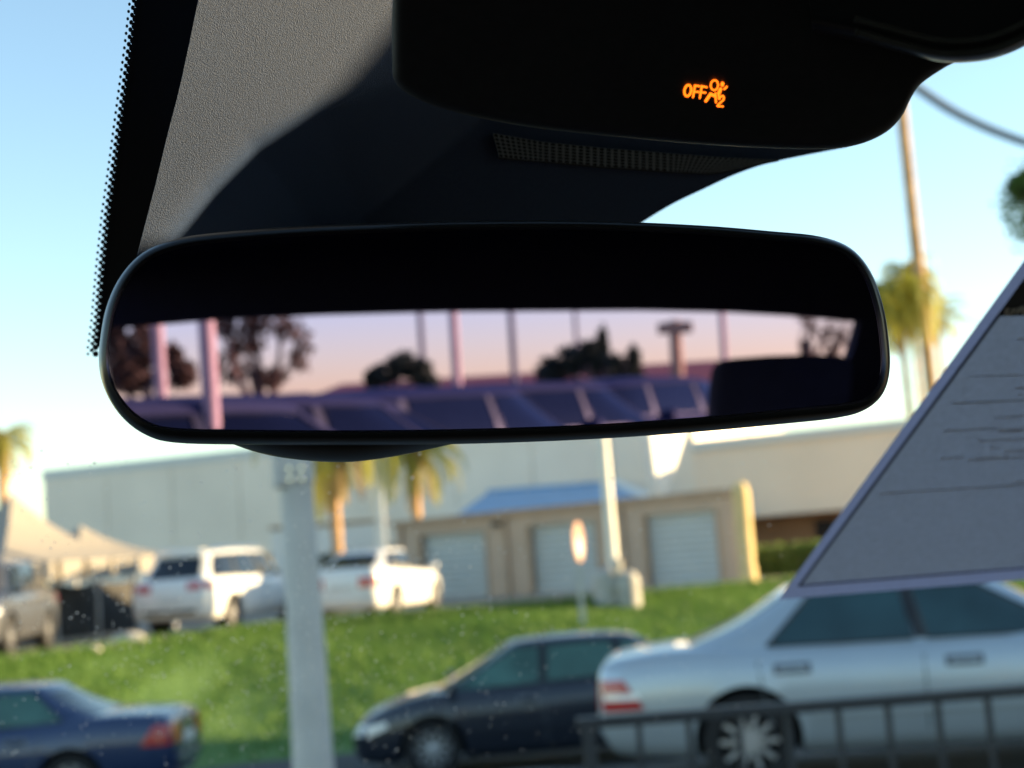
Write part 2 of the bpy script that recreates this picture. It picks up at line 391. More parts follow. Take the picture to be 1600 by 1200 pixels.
# blue hip roof shelter behind the storage block
sh = empty('blue_shelter', at(860, 800, 50.5), label='shelter with a blue metal hip roof behind the tan storage block', cat='shelter')
c = [at(700, 808, 49), at(1035, 782, 49), at(1035, 782, 55), at(700, 808, 55)]
zr = c[1].z - 0.15; c = [Vector((p.x, p.y, zr)) for p in c]
rdg = [at(762, 774, 52), at(960, 757, 52)]; zt = rdg[1].z + 0.05; rdg = [Vector((p.x, p.y, zt)) for p in rdg]
mk('roof', c + rdg, [(0, 1, 5, 4), (1, 2, 5), (2, 3, 4, 5), (3, 0, 4), (3, 2, 1, 0)], M['blue_roof'], sh, smooth=False)
mb = MB(); mb.tube([rdg[1] + Vector((0, 0, .04)), c[1] + Vector((0, 0, .05))], 0.13, 8); mb.obj('ridge_cap', M['white'], sh)
mb = MB(); mb.tube([rdg[0] + Vector((0, 0, .04)), rdg[1] + Vector((0, 0, .04))], 0.06, 8); mb.obj('ridge_cap', M['blue_roof'], sh)
for p in c:
    mb = MB(); q = p.lerp((c[0]+c[2])/2, 0.08); mb.box((q.x, q.y, (UP+zr)/2+0.05), (0.15, 0.15, zr-UP)); mb.obj('post', M['white'], sh)

# white inverted-triangle pylon sign
a, b, c_ = at(1000, 650, 46.5), at(1086, 650, 46.5), at(1026, 783, 46.5)
nd = Vector((0.75, -0.66, 0)).normalized()
w = (b - a).length/2; mid = (a + b)/2
ax = Vector((nd.y, -nd.x, 0)); ax = ax if ax.x > 0 else -ax
pw = w / abs(ax.x)
pts = [mid - ax*pw*0.95, mid + ax*pw*1.05, Vector((c_.x, c_.y, c_.z)) + ax*0.17, Vector((c_.x, c_.y, c_.z)) - ax*0.10]
pts = [Vector((p.x, p.y, z)) for p, z in zip(pts, (a.z+1.2, a.z+1.2, c_.z, c_.z))]
pts[0] -= ax*0.1; pts[1] += ax*0.5
ps = empty('pylon_sign', (c_.x, c_.y, UP), label='white inverted triangle pylon sign blazing in the sun behind the storage block', cat='sign')
mk('sign_panel', [p + nd*0.18 for p in pts] + [p - nd*0.18 for p in pts], [(0, 1, 2, 3), (7, 6, 5, 4), (0, 4, 5, 1), (1, 5, 6, 2), (2, 6, 7, 3), (3, 7, 4, 0)], M['white'], ps, smooth=False)
mb = MB(); mb.tube([(c_.x, c_.y, UP-0.1), (c_.x, c_.y, c_.z + 0.2)], 0.11, 12); mb.obj('post', M['galv'], ps, smooth=True)

# white trailer seen between the poles behind the white cars
tr = at(512, 866, 46.0); tz = at(512, 822, 46).z
tl = empty('box_trailer', (tr.x, tr.y, UP), label='low white box trailer parked behind the white sedan', cat='trailer')
mb = MB(); mb.box((tr.x, tr.y+1, (UP+0.5+tz)/2), (3.4, 2.1, tz-UP-0.5), 0.05, 0.04); mb.obj('box_body', M['white'], tl)
mb = MB(); mb.box((tr.x, tr.y+1, tz+0.06), (3.5, 2.2, 0.1), 0.05); mb.obj('roof_edge', M['tan_trim'], tl)
for sx in (-0.9, 0.9):
    mb = MB(); mb.lathe((tr.x+sx, tr.y-0.1, UP+0.33), [(0.2, -0.1), (0.33, -0.09), (0.33, 0.09), (0.2, 0.1)], 18, 'Y'); mb.obj('wheel', M['tyre'], tl)

# hedges
def leaves(name, boxes, n, m, size, seed, parent=None, shape='box'):
    rr = random.Random(seed); v = []; f = []
    for (c, d) in boxes:
        for _ in range(n):
            if shape == 'ball':
                while True:
                    q = Vector((rr.uniform(-1, 1), rr.uniform(-1, 1), rr.uniform(-1, 1)))
                    if 0.25 < q.length < 1: break
            else: q = Vector((rr.uniform(-1, 1), rr.uniform(-1, 1), rr.uniform(-1, 1)))
            p = Vector(c) + Vector((q.x*d[0], q.y*d[1], q.z*d[2])) * (1 + 0.12*rr.gauss(0, 1) * (0.4 if shape == 'box' else 1))
            s = size * rr.uniform(0.6, 1.5)
            a = Vector((rr.gauss(0, 1), rr.gauss(0, 1), rr.gauss(0, 1))).normalized(); b = a.orthogonal().normalized()
            b = Matrix.Rotation(rr.uniform(0, 6.28), 3, a) @ b; e = a.cross(b)
            k = len(v); v += [p - b*s, p - e*s*0.5, p + b*s, p + e*s*0.5]; f.append((k, k+1, k+2, k+3))
    return mk(name, v, f, m, parent, smooth=False)
h = at(545, 857, 42); hd = empty('hedge', (h.x, h.y, UP), label='dark clipped hedge behind the white sedan', cat='hedge')
leaves('foliage', [((h.x, h.y, UP+0.75), (1.0, 0.4, 0.75))], 1800, M['leaf_dark'], 0.09, 5, hd)
h = at(1235, 884, 42.5); hd = empty('hedge', (h.x, h.y, UP), label='low green hedge in front of the brown recessed wall', cat='hedge')
leaves('foliage', [((h.x+0.6, h.y, UP+0.42), (2.0, 0.5, 0.45))], 2600, M['leaf'], 0.08, 6, hd)

# ------------------------------------------------------------------ poles
def plumb(px0, py0, d, z0, z1):
    p = at(px0, py0, d); return Vector((p.x, p.y, z0)), Vector((p.x, p.y, z1))
# near galvanised post
d0 = 8.8; p = at(478, 1000, d0); gzp = gz(p.x, p.y)
pp = empty('lamp_post', (p.x, p.y, gzp), label='thick grey steel post with a clamped collar just below the mirror', cat='lamp post')
mb = MB(); mb.lathe((p.x, p.y, gzp), [(0.12, -0.02), (0.118, 0.6), (0.098, 2.0), (0.085, 6.5)], 28); mb.obj('post', M['galv'], pp, smooth=True)
q = at(458, 735, d0)
mb = MB(); mb.lathe((p.x, p.y, q.z), [(0.10, -0.075), (0.106, -0.07), (0.106, 0.07), (0.10, 0.075)], 28); mb.obj('clamp_collar', M['galv'], pp, smooth=True)
mb = MB(); mb.box((p.x-0.075, p.y-0.05, q.z+0.02), (0.10, 0.12, 0.22), 0.3, 0.01); mb.obj('junction_box', M['galv'], pp)
for dz in (-0.03, 0.03):
    for dx in (-0.02, 0.05):
        mb = MB(); mb.lathe((p.x+dx, p.y-0.117, q.z+dz-0.02), [(0.012, -0.012), (0.014, 0.0), (0.012, 0.012)], 8, 'Y'); mb.obj('bolt', M['chrome'], pp)
mb = MB(); mb.box((p.x, p.y, gzp+0.01), (0.4, 0.4, 0.03), 0, 0.005); mb.obj('base_plate', M['galv'], pp)

def light_pole(px, py, d, r, ztop, label, m, arm=1, base=None):
    p = at(px, py, d); g = gz(p.x, p.y)
    e = empty('light_pole', (p.x, p.y, g), label=label, cat='light pole')
    mb = MB(); mb.lathe((p.x, p.y, g), [(r*1.15, -0.05), (r, 1.0), (r*0.75, ztop-g)], 16); mb.obj('pole', m, e, smooth=True)
    mb = MB(); mb.tube([(p.x, p.y, ztop-0.05), (p.x+arm*0.6, p.y, ztop+0.15), (p.x+arm*1.2, p.y, ztop+0.18)], 0.04, 8); mb.obj('arm', m, e)
    mb = MB(); mb.box((p.x+arm*1.5, p.y, ztop+0.16), (0.7, 0.32, 0.14), 0, 0.03); mb.obj('lamp_head', m, e)
    return e, p, g
light_pole(593, 800, 38.0, 0.13, 5.2, 'cream lamp pole beside the left palm, behind the white sedan', M['white_pole'], -1)
e, p, g = light_pole(958, 880, 31.5, 0.12, 5.0, 'pale lamp pole rising from a concrete base in front of the roller doors', M['white_pole'], 1)
mb = MB(); mb.lathe((p.x-0.12, p.y-0.05, g-0.15), [(0.34, 0), (0.34, 0.62), (0.30, 0.80), (0.18, 0.90), (0.02, 0.92)], 24); mb.obj('concrete_base', M['con'], e, smooth=True)
bo = at(985, 945, 31.0); g = gz(bo.x, bo.y)
mb = MB(); mb.lathe((bo.x, bo.y, g), [(0.21, -0.1), (0.23, 0.1), (0.23, 0.55), (0.18, 0.68), (0.08, 0.74), (0.01, 0.75)], 20)
be = empty('hydrant', (bo.x, bo.y, g), label='squat pale standpipe beside the concrete lamp base', cat='standpipe')
mb.obj('body', M['con'], be, smooth=True)
mb = MB(); mb.tube([(bo.x-0.36, bo.y, g+0.45), (bo.x+0.30, bo.y, g+0.45)], 0.075, 12); mb.obj('outlet', M['con'], be, smooth=True)
mb = MB(); mb.lathe((bo.x-0.2, bo.y, g+0.9), [(0.05, -0.25), (0.1, -0.1), (0.1, 0.08), (0.03, 0.12)], 12); mb.obj('valve_cap', M['con'], be, smooth=True)

# small orange sign on a post
p = at(912, 985, 28.6); g = gz(p.x, p.y); sz = at(906, 846, 28.6).z
se = empty('roadside_sign', (p.x, p.y, g), label='small orange and white sign on a thin grey post on the bank', cat='sign')
mb = MB(); mb.box((p.x, p.y, (g+sz+0.3)/2), (0.10, 0.07, sz+0.3-g+0.1)); mb.obj('post', M['galv'], se)
mb = MB()
ang = R(38); cx = Vector((math.cos(ang), math.sin(ang), 0)); nn = Vector((math.sin(ang), -math.cos(ang), 0))
ring = [(0.125*math.cos(t), 0.38*math.sin(t)) for t in [2*math.pi*k/20 for k in range(20)]]
vv = [Vector((p.x, p.y, sz)) + nn*0.065 + cx*a + Vector((0, 0, b)) for a, b in ring] + [Vector((p.x, p.y, sz)) + nn*0.045 + cx*a + Vector((0, 0, b)) for a, b in ring]
mb.add(vv, [tuple(range(20)), tuple(range(39, 19, -1))] + [(i, (i+1) % 20, 20+(i+1) % 20, 20+i) for i in range(20)]); mb.obj('sign_face', M['sign_face'], se)
mb = MB(); mb.add([Vector((p.x, p.y, sz-0.1)) + nn*0.069 + cx*a*0.6 + Vector((0, 0, b*0.5)) for a, b in ring], [tuple(range(20))]); mb.obj('white_patch', M['white'], se)

# utility pole with cables on the right
d = 40.0; p0 = at(1450, 560, d); p1 = at(1412, 150, d)
up = empty('utility_pole', (p0.x, p0.y, UP), label='tall wooden utility pole at the right, sunlit along one side', cat='utility pole')
mb = MB(); mb.tube([(p0.x, p0.y, UP-0.1), (p0.x, p0.y, 7), (p0.x, p0.y, 14.6)], [0.19, 0.165, 0.14], 16); mb.obj('pole', M['wood_pole'], up, smooth=True)
mb = MB(); mb.box((p0.x, p0.y-0.2, 13.9), (2.4, 0.12, 0.14)); ca = mb.obj('crossarm', M['wood_pole'], up)
for dx in (-1.1, -0.4, 0.4, 1.1):
    mb = MB(); mb.lathe((p0.x+dx, p0.y-0.2, 13.97), [(0.03, 0), (0.06, 0.05), (0.04, 0.1), (0.06, 0.15), (0.02, 0.2)], 10); mb.obj('insulator', M['con'], ca)
def cable(name, pts, r, label):
    mb = MB(); mb.tube(catmull(pts, 10, False), r, 6); return tag(mb.obj(name, M['wire'], smooth=True), label, 'cable')
cable('cable', [at(1330, 60, 19), at(1440, 142, 18.2), at(1510, 185, 17.6), at(1600, 222, 17), at(1720, 258, 16.5)], 0.055, 'sagging grey overhead cable at the top right')
cable('cable', [(p0.x, p0.y, 8.4), at(1478, 478, 43), at(1560, 520, 42), at(1660, 560, 41)], 0.02, 'thin low cable running right from the utility pole')
# ================================================================== TREES
def palm(name, base, ztop, r, nf, fl, label, seed, droop=1.0, dry=6, lean=(0, 0), leafm='palm_leaf', group=None):
    rr = random.Random(seed); e = empty(name, base, label=label, cat='palm tree', group=group)
    b = Vector(base); H = ztop - b.z
    pts = [b + Vector((lean[0]*t*t, lean[1]*t*t, H*t)) for t in [i/22 for i in range(23)]]
    mb = MB(); mb.tube(pts, [r*(1.25 - 0.4*min(1, i/6)) * (1.0 + (0.06 if i % 2 else -0.04)) for i in range(23)], 12); mb.obj('trunk', M['palm_bark'], e, smooth=True)
    top = pts[-1]; v = []; f = []; vd = []; fd = []
    mb = MB(); mb.lathe(tuple(top - Vector((0, 0, 0.7))), [(r*0.9, 0), (r*1.7, 0.35), (r*1.5, 0.7), (r*0.4, 1.0)], 12); mb.obj('crown_shaft', M['palm_dry'], e, smooth=True)
    for i in range(nf + dry):
        isd = i >= nf; V, F = (vd, fd) if isd else (v, f)
        az = 2.399*i + rr.uniform(-.2, .2)
        el = rr.uniform(-0.9, -0.4) if isd else lerp(1.25, -0.35, (i/nf)) + rr.uniform(-.1, .1)
        L = fl * rr.uniform(0.8, 1.1) * (0.8 if isd else 1)
        h = Vector((math.cos(az), math.sin(az), 0)); side = Vector((-math.sin(az), math.cos(az), 0))
        n = 14; P = []; p = top.copy(); ang = el
        for k in range(n + 1):
            P.append(p.copy()); p = p + (h*math.cos(ang) + Vector((0, 0, math.sin(ang)))) * (L/n); ang -= droop*(0.09 + 0.01*k)
            ang = max(ang, -1.5)
        for k in range(n):
            a = P[k]; c = P[k+1]; t = (c-a).normalized(); upv = side.cross(t).normalized()
            kk = len(V); V += [a - side*0.02, a + side*0.02, c + side*0.015, c - side*0.015]; F.append((kk, kk+1, kk+2, kk+3))
            if k < 2: continue
            for sg in (-1, 1):
                for q in (0, 0.5):
                    o = a.lerp(c, q); ll = L*0.24*math.sin(math.pi*(0.12 + 0.82*k/n)) * rr.uniform(.8, 1.15)
                    dr = (side*sg*0.8 + t*0.55 - Vector((0, 0, 0.35 + 0.25*rr.random())) + upv*0.1).normalized()
                    kk = len(V); w = 0.03*fl/2
                    V += [o - t*w, o + t*w, o + dr*ll]; F.append((kk, kk+1, kk+2))
    mk('crown', v, f, M[leafm], e, smooth=False)
    if dry: mk('dry_fronds', vd, fd, M['palm_dry'], e, smooth=False)
    return e
q = at(524, 800, 38.5); palm('palm_tree', (q.x, q.y, UP), at(516, 650, 38.5).z, 0.16, 30, 3.0, 'palm with hanging dry fronds standing right of the thick grey post', 11, 1.1, 14)
q = at(651, 800, 46.5); palm('palm_tree', (q.x, q.y, UP), at(648, 705, 46.5).z, 0.17, 28, 2.3, 'palm behind the left end of the tan storage block', 12, 1.15, 2)
q = at(1421, 640, 40.0); palm('palm_tree', (q.x, q.y, UP), at(1408, 462, 40.0).z, 0.10, 60, 1.9, 'yellow-green palm with a shaggy crown right of the mirror', 13, 1.5, 4)
q = at(1440, 640, 40.6); palm('palm_tree', (q.x, q.y, UP), at(1437, 420, 40.6).z, 0.08, 26, 1.3, 'taller narrow palm crown against the utility pole', 17, 1.6, 2)
q = at(1474, 600, 62); palm('palm_tree', (q.x, q.y, UP), at(1470, 492, 62).z, 0.12, 22, 1.7, 'distant small palm to the right of the utility pole', 14, 1.0, 2)
q = at(6, 800, 40); palm('palm_tree', (q.x, q.y, UP), at(-8, 690, 40).z, 0.15, 24, 1.3, 'palm at the left edge above the white tents', 15, 1.2, 4)

def tree(name, base, H, r, clumps, n, m, size, label, seed, cat='tree', bm='bark', group=None):
    rr = random.Random(seed); e = empty(name, base, label=label, cat=cat, group=group); b = Vector(base)
    mb = MB(); fork = b + Vector((rr.uniform(-.2, .2), rr.uniform(-.2, .2), H*0.45))
    mb.tube([b - Vector((0, 0, .1)), b.lerp(fork, .5) + Vector((rr.uniform(-.1, .1), 0, 0)), fork], [r*1.2, r*0.9, r*0.75], 10)
    for (c, dd) in clumps:
        c = Vector(c); mid = fork.lerp(c, .5) + Vector((rr.uniform(-.3, .3), rr.uniform(-.3, .3), rr.uniform(0, .4)))
        mb.tube([fork, mid, c], [r*0.6, r*0.4, r*0.12], 7)
        for _ in range(4):
            q = c + Vector((rr.uniform(-1, 1)*dd[0], rr.uniform(-1, 1)*dd[1], rr.uniform(-.6, 1)*dd[2]))*0.8
            mb.tube([mid.lerp(c, rr.uniform(.3, 1)), q], [r*0.18, r*0.05], 5)
    mb.obj('trunk', M[bm], e, smooth=True)
    if n: leaves('crown', clumps, n, m, size, seed+1, e, 'ball')
    return e
q = at(1700, 620, 20); c0 = at(1640, 315, 20)
tree('leafy_tree', (q.x+1.2, q.y, gz(q.x+1.2, q.y)), c0.z+0.5, 0.16, [(tuple(c0), (0.62, 0.8, 0.6)), ((c0.x+1.1, c0.y, c0.z+0.4), (0.9, 0.9, 0.8)), ((c0.x+0.6, c0.y+.3, c0.z-0.55), (0.5, 0.6, 0.35)), (tuple(at(1606, 290, 20)), (0.26, 0.3, 0.18)), ((c0.x+1.6, c0.y+.3, c0.z-0.7), (0.8, 0.8, 0.5))], 1500, M['leaf'], 0.05, 'green leafy tree reaching in at the right edge', 21)

# ================================================================== TENTS, FENCE
def tent(cx, cy, w, zb, ze, zp, rz, label, seed):
    e = empty('canopy_tent', (cx, cy, zb), rz, label=label, cat='tent', group='white canopy tents at the left')
    hw = w/2
    def rf(a, b, side):
        # one concave roof slope: a across (-1..1), b from eave 0 to peak 1
        s = (1-b)*hw; z = ze + (zp-ze)*(b*0.45 + 0.55*b**2.6)
        x, y = a*s, -s
        c_, s_ = math.cos(side*math.pi/2), math.sin(side*math.pi/2)
        return Vector((x*c_ - y*s_, x*s_ + y*c_, z - zb))
    for k in range(4):
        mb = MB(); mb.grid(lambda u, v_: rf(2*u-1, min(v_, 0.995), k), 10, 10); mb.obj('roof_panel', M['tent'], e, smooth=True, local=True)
        for j in range(5):                        # scalloped valance, flap by flap
            a0, a1 = -1 + 2*j/5 + 0.045, -1 + 2*(j+1)/5 - 0.045
            c_, s_ = math.cos(k*math.pi/2), math.sin(k*math.pi/2); vv = []
            n = 6
            for i in range(n+1):
                a = lerp(a0, a1, i/n); x, y = a*hw, -hw-0.015
                drop = 0.34 + 0.07*math.sin(math.pi*i/n)
                for z in (ze - zb - 0.005, ze - zb - drop):
                    vv.append(Vector((x*c_ - y*s_, x*s_ + y*c_, z)))
            mk('valance', vv, [(2*i, 2*i+1, 2*i+3, 2*i+2) for i in range(n)], M['tent'], e, smooth=False, local=True)
    for sx in (-1, 1):
        for sy in (-1, 1):
            mb = MB(); mb.box((sx*(hw-0.05), sy*(hw-0.05), (ze-zb)/2), (0.05, 0.05, ze-zb)); mb.obj('leg', M['galv'], e, local=True)
    return e
q = at(-20, 875, 30.0); ez = at(120, 873, 30.0).z; pk = at(-12, 772, 31.6).z
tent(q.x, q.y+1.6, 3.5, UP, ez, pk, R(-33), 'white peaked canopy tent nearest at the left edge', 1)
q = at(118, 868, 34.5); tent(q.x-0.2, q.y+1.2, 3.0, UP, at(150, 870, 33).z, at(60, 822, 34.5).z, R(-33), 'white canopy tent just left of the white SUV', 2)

def fence_panel(pa, pb, h):
    e = empty('screened_fence', (pa.x, pa.y, UP), label='dark screened fence panel below the tents', cat='fence')
    dd = (pb-pa); L = dd.length; a = math.atan2(dd.y, dd.x); n = 4
    mid = (pa+pb)/2
    mb = MB()
    def fn(u, v_):
        p = pa.lerp(pb, u); s = 0.03*math.sin(u*34)+0.02*math.sin(v_*9+u*15)
        return Vector((p.x - math.sin(a)*s, p.y + math.cos(a)*s, UP + 0.06 + v_*(h - 0.06 - 0.08*math.sin(u*math.pi*n % math.pi))))
    mb.grid(fn, 60, 10); mb.obj('screen', M['screen'], e, smooth=True)
    for i in range(n+1):
        p = pa.lerp(pb, i/n); mb = MB(); mb.tube([(p.x, p.y-0.06, UP-0.05), (p.x, p.y-0.06, UP+h+0.1)], 0.045, 8); mb.obj('fence_post', M['galv'], e)
pa, pb = at(-60, 950, 29.0), at(215, 950, 34.5); pa.z = pb.z = UP
fence_panel(pa, pb, at(140, 908, 32).z - UP)
# stones on the bank edge
for (px, py, s, lab) in ((200, 1003, 0.22, 'long sunlit stone lying below the white SUV'), (140, 1022, 0.12, 'small yellowish stone on the kerb below the dark fence')):
    q = at(px, py, 26.5 if px > 150 else 25.2); bm = bmesh.new(); bmesh.ops.create_icosphere(bm, subdivisions=2, radius=s)
    rs = random.Random(int(px))
    for vtx in bm.verts: vtx.co = Vector((vtx.co.x*1.7, vtx.co.y, vtx.co.z*0.75)) * rs.uniform(.88, 1.1)
    mk_ = mk('stone', [Vector((q.x, q.y, gz(q.x, q.y)+s*0.45)) + vt.co for vt in bm.verts], [[x.index for x in fc.verts] for fc in bm.faces], M['con']); bm.free()
    tag(mk_, lab, 'stone')

# ================================================================== VEHICLES
SEDAN = dict(L=4.95, hw=0.90, cowl=1.22, rf=0.42, rr=-0.98, rb=-1.72, roofz=1.40, roofw=0.60, wheels=(1.45, -1.36), wr=0.325,
    top=[(-2.475, 0.70), (-2.46, 0.86), (-2.40, 0.945), (-2.25, 0.985), (-1.7, 1.01), (-0.9, 0.965), (0.6, 0.945), (1.25, 0.93), (2.0, 0.83), (2.36, 0.72), (2.475, 0.56)],
    bot=[(-2.475, 0.40), (-2.35, 0.26), (-1.9, 0.22), (1.9, 0.20), (2.4, 0.24), (2.475, 0.36)],
    plan=[(-2.475, 0.78), (-2.42, 0.86), (-2.2, 0.94), (-1.4, 1.0), (1.3, 1.0), (2.0, 0.94), (2.35, 0.80), (2.475, 0.60)],
    wins=[(-1.28, 0.02, -0.03, -0.92), (0.10, 1.02, 0.40, 0.05)], tail_z=(0.66, 0.88), handle_x=(-0.78, 0.24), kind='sedan')
HATCH = dict(SEDAN, L=4.55, hw=0.88, cowl=1.28, rf=0.35, rr=-1.05, rb=-2.02, roofz=1.40, roofw=0.56, wheels=(1.36, -1.30),
    top=[(-2.275, 0.72), (-2.25, 0.95), (-2.15, 1.06), (-1.6, 1.05), (-0.9, 1.0), (0.6, 0.945), (1.3, 0.93), (1.9, 0.80), (2.15, 0.68), (2.275, 0.50)],
    bot=[(-2.275, 0.42), (-2.2, 0.26), (-1.8, 0.20), (1.8, 0.18), (2.2, 0.22), (2.275, 0.34)],
    plan=[(-2.275, 0.80), (-2.2, 0.88), (-1.9, 0.96), (-1.2, 1.0), (1.2, 1.0), (1.8, 0.94), (2.1, 0.80), (2.275, 0.56)],
    wins=[(-1.55, -0.98, -0.86, -1.0), (-0.88, 0.02, -0.02, -0.76), (0.10, 1.10, 0.36, 0.06)], kind='hatch')
SUV = dict(SEDAN, L=4.65, hw=0.92, cowl=1.20, rf=0.55, rr=-1.75, rb=-2.16, roofz=1.68, roofw=0.66, wheels=(1.40, -1.30), wr=0.36,
    top=[(-2.325, 0.80), (-2.29, 1.02), (-2.2, 1.10), (-1.6, 1.10), (-0.9, 1.09), (0.6, 1.06), (1.22, 1.05), (1.9, 0.98), (2.22, 0.84), (2.325, 0.62)],
    bot=[(-2.325, 0.48), (-2.25, 0.34), (-1.9, 0.28), (1.9, 0.26), (2.25, 0.30), (2.325, 0.44)],
    plan=[(-2.325, 0.86), (-2.27, 0.92), (-2.0, 0.97), (-1.3, 1.0), (1.3, 1.0), (1.9, 0.95), (2.2, 0.84), (2.325, 0.64)],
    wins=[(-1.90, -1.02, -1.00, -1.62), (-0.92, 0.0, -0.02, -0.90), (0.08, 1.00, 0.52, 0.06)], tail_z=(0.88, 1.03), kind='suv')

def make_car(name, sp, pm, gm, label, loc, heading, group=None, roofrails=False, detail=True):
    e = empty(name, loc, heading, label=label, cat='car', group=group)
    L, hw, rz = sp['L'], sp['hw'], sp['roofz']; x0, x1 = -L/2, L/2
    # body shell
    NS = 54; sec = [(0.0, 0, 0), (0.80, 0, 0), (0.93, 0.03, 0), (0.98, 0.12, 0), (1.0, 0, 0.42), (1.005, 0, 0.60), (0.99, 0, 0.78), (0.955, 0, 0.92), (0.91, 0, 0.985), (0.80, 0.006, 1.0), (0.45, 0.022, 1.0), (0.0, 0.03, 1.0)]
    xs = [lerp(x0, x1, 0.5 - 0.5*math.cos(math.pi*i/NS)) for i in range(NS+1)]
    v = []; f = []
    for x in xs:
        zb, zt, w = sinterp(sp['bot'], x), sinterp(sp['top'], x), hw*sinterp(sp['plan'], x)
        half = [(fr*w, zb + off + fz*(zt-zb)) for fr, off, fz in sec]
        loop = half + [(-y, z) for y, z in half[-2:0:-1]]
        v += [Vector((x, y, z)) for y, z in loop]
    m = len(v)//(NS+1)
    for i in range(NS):
        for k in range(m): f.append((i*m+k, i*m+(k+1) % m, (i+1)*m+(k+1) % m, (i+1)*m+k))
    f.append(tuple(range(m))); f.append(tuple(range(NS*m, (NS+1)*m)))
    bvh = BVHTree.FromPolygons(v, f)
    body = mk('body', v, f, pm, e, smooth=True, local=True, angle=R(60))
    # wheel arches cut out of the shell
    cm = MB()
    for wx in sp['wheels']:
        cm.lathe((wx, 0, sp['wr']+0.01), [(sp['wr']+0.055, -1.2), (sp['wr']+0.055, 1.2)], 36, 'Y')
    cutter = cm.obj('cutter', M['well'])
    bo = body.modifiers.new('arch', 'BOOLEAN'); bo.operation = 'DIFFERENCE'; bo.object = cutter; bo.solver = 'EXACT'
    sub = body.parent; body.parent = None
    bpy.context.view_layer.update()
    dg = bpy.context.evaluated_depsgraph_get(); me = bpy.data.meshes.new_from_object(body.evaluated_get(dg)); me.name = 'body'
    body.modifiers.clear(); body.data = me; body.parent = sub
    bpy.data.objects.remove(cutter, do_unlink=True)
    mb = MB(); mb.box((0, 0, sp['wr']+0.12), (L*0.82, hw*1.1, 0.45)); mb.obj('underbody', M['well'], e, local=True)
    # greenhouse
    belt = lambda x: sinterp(sp['top'], x)
    def gx(t): return (lerp(sp['rb'], sp['rr'], t + 0.10*math.sin(math.pi*t)), lerp(sp['cowl'], sp['rf'], t + 0.04*math.sin(math.pi*t)))
    wb = hw*0.905
    def side(x, t):
        a, b = gx(t); s = (x-a)/(b-a); w = lerp(wb, sp['roofw'], t**1.25)
        return w*(1 - 0.16*abs(2*s-1)**5)
    def gzv(x, t):
        return lerp(belt(x)-0.03, rz - 0.06 - 0.03*abs((x-(sp['rf']+sp['rr'])/2)/1.2)**2, t)
    NX, NT, NE = 20, 8, 8
    rings = []
    for j in range(NT+1):
        t = j/NT; a, b = gx(t); ring = []
        for i in range(NX+1):
            x = lerp(a, b, i/NX); ring.append(Vector((x, side(x, t), gzv(x, t))))
        for i in range(1, NE):
            y = lerp(side(b, t), -side(b, t), i/NE); ring.append(Vector((b + 0.10*(1-(y/side(b, t))**2), y, gzv(b, t))))
        for i in range(NX, -1, -1):
            x = lerp(a, b, i/NX); ring.append(Vector((x, -side(x, t), gzv(x, t))))
        for i in range(1, NE):
            y = lerp(-side(a, t), side(a, t), i/NE); ring.append(Vector((a - 0.08*(1-(y/side(a, t))**2), y, gzv(a, t))))
        rings.append(ring)
    cx = (sp['rf']+sp['rr'])/2; base = rings[-1]
    for s, dz in ((0.95, 0.026), (0.85, 0.045), (0.6, 0.06), (0.3, 0.066)):
        rings.append([Vector((cx + (p.x-cx)*s, p.y*s, p.z + dz)) for p in base])
    m = len(base); v2 = [p for r in rings for p in r]; f2 = []
    for j in range(len(rings)-1):
        for k in range(m): f2.append((j*m+k, j*m+(k+1) % m, (j+1)*m+(k+1) % m, (j+1)*m+k))
    f2.append(tuple(range((len(rings)-1)*m, len(rings)*m)))
    g = mk('roof', v2, f2, pm, e, smooth=True, local=True, angle=R(50))
    # windows: patches just proud of the greenhouse, with a rim
    def patch(nm, fn, nrm, mt, par, nu=8, nv=5, out=0.006):
        mb = MB(); P = [[fn(i/nu, j/nv) for i in range(nu+1)] for j in range(nv+1)]
        mb.grid(lambda a, b: P[round(b*nv)][round(a*nu)] + nrm*out, nu, nv)
        bd = [P[0][i] for i in range(nu+1)] + [P[j][nu] for j in range(1, nv+1)] + [P[nv][i] for i in range(nu-1, -1, -1)] + [P[j][0] for j in range(nv-1, 0, -1)]
        n = len(bd); mb.add([p + nrm*out for p in bd] + [p - nrm*0.004 for p in bd], [(i, (i+1) % n, n+(i+1) % n, n+i) for i in range(n)])
        return mb.obj(nm, mt, par, smooth=True, local=True)
    for sg in (1, -1):
        for (a0, a1, b1, b0) in sp['wins']:
            def wf(u, t, grow=0.0):
                tt = lerp(0.10, 0.93, t); x = lerp(lerp(a0, b0, t), lerp(a1, b1, t), u)
                return Vector((x, sg*side(x, tt), gzv(x, tt)))
            wnd = patch('side_window', wf, Vector((0, sg, 0.25)), gm, e)
            if detail:
                bd = [wf(0, 0), wf(.5, 0), wf(1, 0), wf(1, .5), wf(1, 1), wf(.5, 1), wf(0, 1), wf(0, .5), wf(0, 0)]
                mb = MB(); mb.tube([p + Vector((0, sg*0.006, 0)) for p in bd], 0.011, 5); mb.obj('window_trim', M['trim'], wnd, local=True)
    for sg in (1, -1):
        for (_, a1, b1, _), (c0_, _, _, d0_) in zip(sp['wins'], sp['wins'][1:]):
            def pf(u, t):
                tt = lerp(0.10, 0.93, t); x = lerp(lerp(a1, b1, t)+0.01, lerp(c0_, d0_, t)-0.01, u); return Vector((x, sg*side(x, tt), gzv(x, tt)))
            patch('door_pillar', pf, Vector((0, sg, 0.25)), M['trim'], e, 2, 4, 0.004)
    def wsf(u, t):
        tt = lerp(0.07, 0.95, t); a, b = gx(tt); y = lerp(-.86, .86, u)*side(b, tt); return Vector((b + 0.10*(1-(y/side(b, tt))**2), y, gzv(b, tt)))
